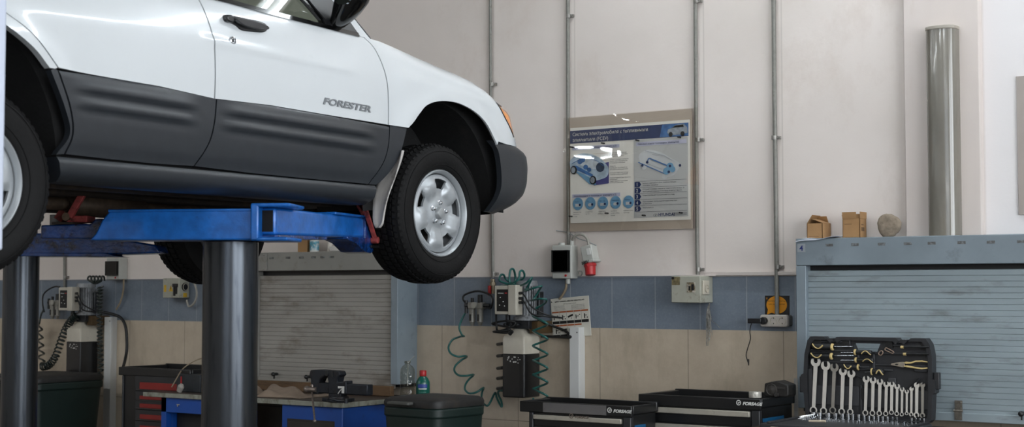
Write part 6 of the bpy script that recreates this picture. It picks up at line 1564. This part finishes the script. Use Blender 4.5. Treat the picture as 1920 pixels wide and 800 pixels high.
WL=[(210,285,190,668,38,28,17,'combi','largest combination wrench, leftmost in the case lid'),
(288,315,270,672,36,26,17,'combi','second largest combination wrench, second from the left in the lid'),
(357,330,342,668,33,25,15,'combi','dull grey combination wrench, third from the left in the lid'),
(425,362,413,678,31,24,15,'combi','bright combination wrench, fourth from the left, stepped below the dull grey one'),
(490,380,481,680,30,22,14,'combi','fifth combination wrench from the left, just left of the gap in the row'),
(608,422,600,688,26,21,13,'combi','combination wrench just right of the gap in the row'),
(662,432,656,690,25,20,13,'combi','combination wrench second to the right of the gap'),
(716,444,710,692,24,19,13,'combi','combination wrench third to the right of the gap'),
(767,463,761,694,22,17.5,12,'combi','combination wrench fourth to the right of the gap'),
(810,463,806,684,21,17,12,'combi','combination wrench fifth to the right of the gap, its ring set higher than its neighbours'),
(852,480,848,695,20,16,10,'combi','combination wrench sixth to the right of the gap, left of the three smallest'),
(891,503,888,700,17,13.5,9,'combi','third smallest combination wrench, cream coloured shank'),
(928,520,926,693,15,12,8,'combi','smallest combination wrench with the lowest head in the row'),
(965,490,963,700,15,15,9,'flare','smallest open ended flare wrench, third from the right end'),
(1007,457,1004,705,20,20,13,'flare','bright wide flare nut wrench, second from the right end'),
(1052,457,1051,708,18,18,11,'flare','dark grey flare nut wrench at the right end of the row')]
SAT2=mat('dull_satin_steel','a19d94',.4,.4,.1,30)
px2m=(at(1620,720,Y=YW)-at(1610,720,Y=YW)).length/10/4.21
for (a,b_,c_,d_,hw,rw,sh,k,l) in WL:
    wrench(0,ZX(a),ZY(b_-hw*.45),ZX(c_),ZY(d_),hw*px2m*1.02,rw*px2m*1.02,sh*px2m*.90,k,l,m=SAT2 if ('dull grey combination' in l or 'dark grey flare' in l) else SATIN)
# ---- screwdrivers etc.
GRIPB=mat('grip_black','17191b',.45,0,.1,30); CREAM=mat('grip_cream','c9b27a',.45,0,.15,30)
def P3(x,y,dy=0): v=at(ZX(x),ZY(y),Y=YW-dy); return v
def screwdriver(hx0_,hx1_,y,tipx,label,r=15,collar=True):
    """handle from hx0_ (butt) to hx1_ (neck), shaft to tipx"""
    s=px2m; R=r*s
    a=P3(hx0_,y,.008); b2=P3(hx1_,y,.008); tip=P3(tipx,y,.008); L_=(b2-a).length; sg=1 if hx1_>hx0_ else -1
    t=thing('screwdriver',label,'screwdriver',(a.x,a.y,a.z),'screwdrivers in the case lid')
    T=Matrix.Translation(a)@Matrix.Rotation(PI/2*sg,4,'Y')
    MB().lathe([(0,0),(R*.7,.001),(R,.008),(R*1.02,L_*.35),(R*.85,L_*.6),(R*.95,L_*.8),(R*.8,L_*.88),(R*.6,L_)],T,20).build('handle',GRIPB,t,smooth=60)
    MB().lathe([(R*.7,L_*.86),(R*1.12,L_*.90),(R*1.12,L_*.96),(R*.5,L_)],T,20).build('collar',CREAM,t,smooth=40)
    MB().cyl(b2,tip,.0024,n=10).build('shaft',CHROME,t)
    # cream swoosh on the grip
    sw=MB(); pts=[]
    for i in range(9):
        f=i/8; h_=L_*(.04+.50*f); an=math.radians(-150+95*math.sin(PI*f*.9)); 
        pts.append(T@Vector((R*1.0*math.cos(an+PI/2*0)*1.0,R*1.0*math.sin(an),h_)))
    sw.tube(pts,R*.22,6).build('cream_inlay',CREAM,t,smooth=60)
    return t
screwdriver(180,352,165,500,'screwdriver with black and cream handle, topmost at the left of the lid',24)
screwdriver(168,345,237,512,'screwdriver second from the top at the left of the lid',23)
screwdriver(652,510,213,405,'slim screwdriver pointing left, upper one below the handle slot',20)
screwdriver(668,515,275,405,'slim screwdriver pointing left, lower one below the handle slot',18)
screwdriver(430,552,325,630,'stubby screwdriver above the fifth wrench, cream collar to the right',20)
screwdriver(748,645,366,598,'short stubby screwdriver pointing left above the row gap',24)
# pliers
t=thing('pliers','combination pliers with worn cream handles at the upper right of the lid','pliers',tuple(P3(950,305)))
def poly3(name,pts,m,d0,d1,bev=.001): 
    q=[(P3(a,b_).x,P3(a,b_).z) for a,b_ in pts]; return MB().prism(q,1,YW-d1,YW-d0).build(name,m,t,bevel=bev)
PLM=mat('plier_steel','a39a8c',.4,.6,.15,50)
poly3('jaw',[(805,305),(812,297),(855,291),(900,286),(915,296),(912,328),(895,328),(850,320),(812,312)],PLM,.0,.010)
poly3('jaw_opening',[(838,305),(850,299),(868,303),(860,312),(845,311)],INK,.010,.0106,0)
for pts,nm in (([(905,292),(925,284),(960,288),(1000,276),(1050,275),(1092,283),(1094,290),(1050,286),(1000,288),(965,300),(930,302)],'handle'),([(905,318),(925,312),(960,318),(1000,326),(1050,333),(1092,330),(1094,338),(1050,345),(1000,338),(965,334),(930,328)],'handle')):
    poly3(nm,pts,CREAM,.0,.012,.002)
t2=thing('extension_bar','upper dark extension bar with cream ring at the top right of the lid','bar',tuple(P3(1000,168)),'dark bars in the lid')
def barr(t_,y,x0_):
    MB().cyl(P3(x0_,y,.006),P3(x0_+22,y,.006),.0068,n=16).build('cream_ring',CREAM,t_)
    MB().cyl(P3(x0_+22,y,.006),P3(1102,y,.006),.0042,n=12).build('bar_shank',GRIPB,t_)
barr(t2,170,880)
t3=thing('extension_bar','lower dark extension bar with cream ring, just above the pliers','bar',tuple(P3(1000,225)),'dark bars in the lid'); barr(t3,225,900)
CH=mat('brownish_steel','9c8777',.4,.6,.15,50)
def loop(pts,r,label,nm,cat): MB().tube(cr([P3(a,b_,.004) for a,b_ in pts],4,True),r,8,closed=True).build(nm,CH,None,smooth=60,label=label,cat=cat)
loop([(708,212),(722,200),(737,205),(735,222),(722,234),(706,228)],.0028,'small hexagonal steel ring in the lid beside the slotted clip','hex_ring','ring')
loop([(756,182),(765,176),(790,188),(822,206),(822,214),(812,219),(785,207),(758,194)],.0026,'oval slotted steel clip under the right end of the handle slot','bit_holder','bit holder')
# ---- sockets in the base
def sock(px_,r,h,label,y=7.015,nm='socket'):
    x_=at(px_,790,Y=y).x
    o=MB().lathe([(r*.6,h),(r,h),(r,h*.35),(r*.88,h*.3),(r*.88,0),(0,0)],Matrix.Translation((x_,y,SB)),20,cap=False).lathe([(r*.6,h),(r*.6,h*.4),(0,h*.4)],Matrix.Translation((x_,y,SB)),6,cap=False).build(nm,CHROME,None,smooth=30,label=label,cat='socket',group='chrome sockets in the case base')
    return o
sx=[190,240,308,366,420,466,502,548,592,630,668,702,738,776,815,850,966,1000,1030,1062]
rs=[.017,.016,.016,.013,.011,.010,.0095,.010,.009,.0085,.008,.008,.008,.0075,.007,.007,.0075,.007,.0065,.006]
sxl={0:'widest chrome socket, at the left end of the row in the case base',19:'smallest chrome socket, at the right end of the row in the case base'}
nth=['','second','third','fourth','fifth','sixth','seventh','eighth','ninth','tenth','eleventh','twelfth','thirteenth','fourteenth','fifteenth','sixteenth']
for i,(x_,r_) in enumerate(zip(sx,rs)):
    if i in sxl: l=sxl[i]
    elif i<16: l='chrome socket in the case base, %s from the left end of the row'%nth[i]
    else: l='small chrome socket right of the gap in the base row, %s of that group'%('first' if i==16 else 'second' if i==17 else 'third')
    sock(ZX(x_),r_*.9,.030 if i<8 else .026,l)
# second row: short bits
bit=MB(); random.seed(4)
for k in range(46):
    x_=u_(.10+.82*k/46+random.uniform(-.004,.004)); y_0=6.90+random.uniform(-.02,.02); r_=random.uniform(.003,.006)
    bit.cyl((x_,y_0,SB),(x_,y_0,SB+random.uniform(.008,.016)),r_,n=8)
bit.build('driver_bits',CHROME,None,label='rows of small driver bits in front of the chrome sockets',cat='driver bits',kind='stuff')
# hex key fan at left of base
for k in range(7):
    y_0=6.93+.0*k; a=at(1492+k*1.0,790-k*1.3,Y=6.90+.012*k); b2=at(1508+k*3.3,784-k*.9,Y=6.93+.012*k); a.z=.910+.002*k; b2.z=.918+.003*k
    MB().tube([a,b2,b2+Vector((.004,.0,-.012))],.0022+.0004*k,6).build('hex_key',CHROME,None,label=['shortest','second shortest','third shortest','middle sized','third longest','second longest','longest'][k]+' chrome hex key of the fan at the left of the case base',cat='hex key',group='hex keys in the case base')
m=MB().cyl(at(1517,789,Y=6.82),at(1548,789,Y=6.82),.006,n=12); m.build('ratchet_handle',mat('cream_handle','c7b9a3',.45,0,.1,30),None,label='short cream rod in the case base at its front left',cat='rod')
# ================================================================= LIGHTS
def lampmat(name,col,s):
    m=bpy.data.materials.new(name); m.use_nodes=True; b=m.node_tree.nodes['Principled BSDF']
    b.inputs['Emission Color'].default_value=(*col,1); b.inputs['Emission Strength'].default_value=s; b.inputs['Base Color'].default_value=(*col,1); return m
TUBE=lampmat('fluorescent_tube',(.86,.94,1.0),22)
LP=[(x_,6.7,.05) for x_ in (-3.7,-2.1,-.5)]+[(x_,1.2,1) for x_ in (-11.5,-8.2,-5,-1)]+[(x_,-2.4,.8) for x_ in (-13,-11.2,-9.4,-7.6,-4,-1)]  # unseen; back row added for the door highlight, others extended for acrylic reflections
FIX=mat('lamp_housing','c9c9c6',.5)
for i,(x,y,k_) in enumerate(LP):
    t=thing('ceiling_lamp','twin tube fluorescent lamp under the ceiling, out of the picture','lamp',(x,y,4.5),'fluorescent lamps under the ceiling')
    MB().box(x-.75,x+.75,y-.09,y+.09,4.50,4.56).box(x-.70,x-.69,y-.01,y+.01,4.56,5).box(x+.69,x+.70,y-.01,y+.01,4.56,5).build('housing',FIX,t)
    for s in (-.05,.05): MB().cyl((x-.72,y+s,4.475),(x+.72,y+s,4.475),.014,n=12).build('tube',TUBE,t)
def area(name,loc,rot,sx,sy,e,col):
    l=bpy.data.lights.new(name,'AREA'); l.shape='RECTANGLE'; l.size=sx; l.size_y=sy; l.energy=e; l.color=col
    o=bpy.data.objects.new(name,l); COL.objects.link(o); o.location=loc; o.rotation_euler=rot; return o
for i,(x,y,k_) in enumerate(LP):
    area('tube_light',(x,y,4.45),(0,0,0),1.4,.14,E_TUBE*k_,(1.0,.98,.96))
for yc in (-.35,3.75): area('window_fill_daylight',(5.03,yc,2.6),(0,PI/2,0),3.3,3.6,E_WIN,(.95,.98,1.0))
area('window_fill_daylight',(1.6,-5.24,2.9),(PI/2,0,PI),5.4,2.9,E_FRONT,(1,.99,.97))  # light of the added front window, brightens the back wall
w=bpy.data.worlds.new('sky'); bpy.context.scene.world=w; w.use_nodes=True; bg=w.node_tree.nodes['Background']; bg.inputs[0].default_value=(.72,.82,.95,1); bg.inputs[1].default_value=1.2
# ================================================================= CAMERA
cam=bpy.data.cameras.new('camera'); co=bpy.data.objects.new('camera',cam); COL.objects.link(co)
cam.sensor_width=36; cam.lens=F/1920*36; co.location=CAM; co.rotation_euler=(PI/2+PIT,0,YAW)
cam.dof.use_dof=True; cam.dof.focus_distance=7.7; cam.dof.aperture_fstop=4.0; cam.clip_end=60
sc=bpy.context.scene; sc.camera=co
sc.view_settings.view_transform='Standard'; sc.view_settings.look='None'; sc.view_settings.gamma=1; sc.view_settings.use_curve_mapping=False
sc.view_settings.exposure=EXPO
sc.cycles.use_denoising=True; sc.cycles.max_bounces=8; sc.cycles.transparent_max_bounces=12; sc.cycles.caustics_reflective=False; sc.cycles.caustics_refractive=False; sc.cycles.sample_clamp_indirect=6
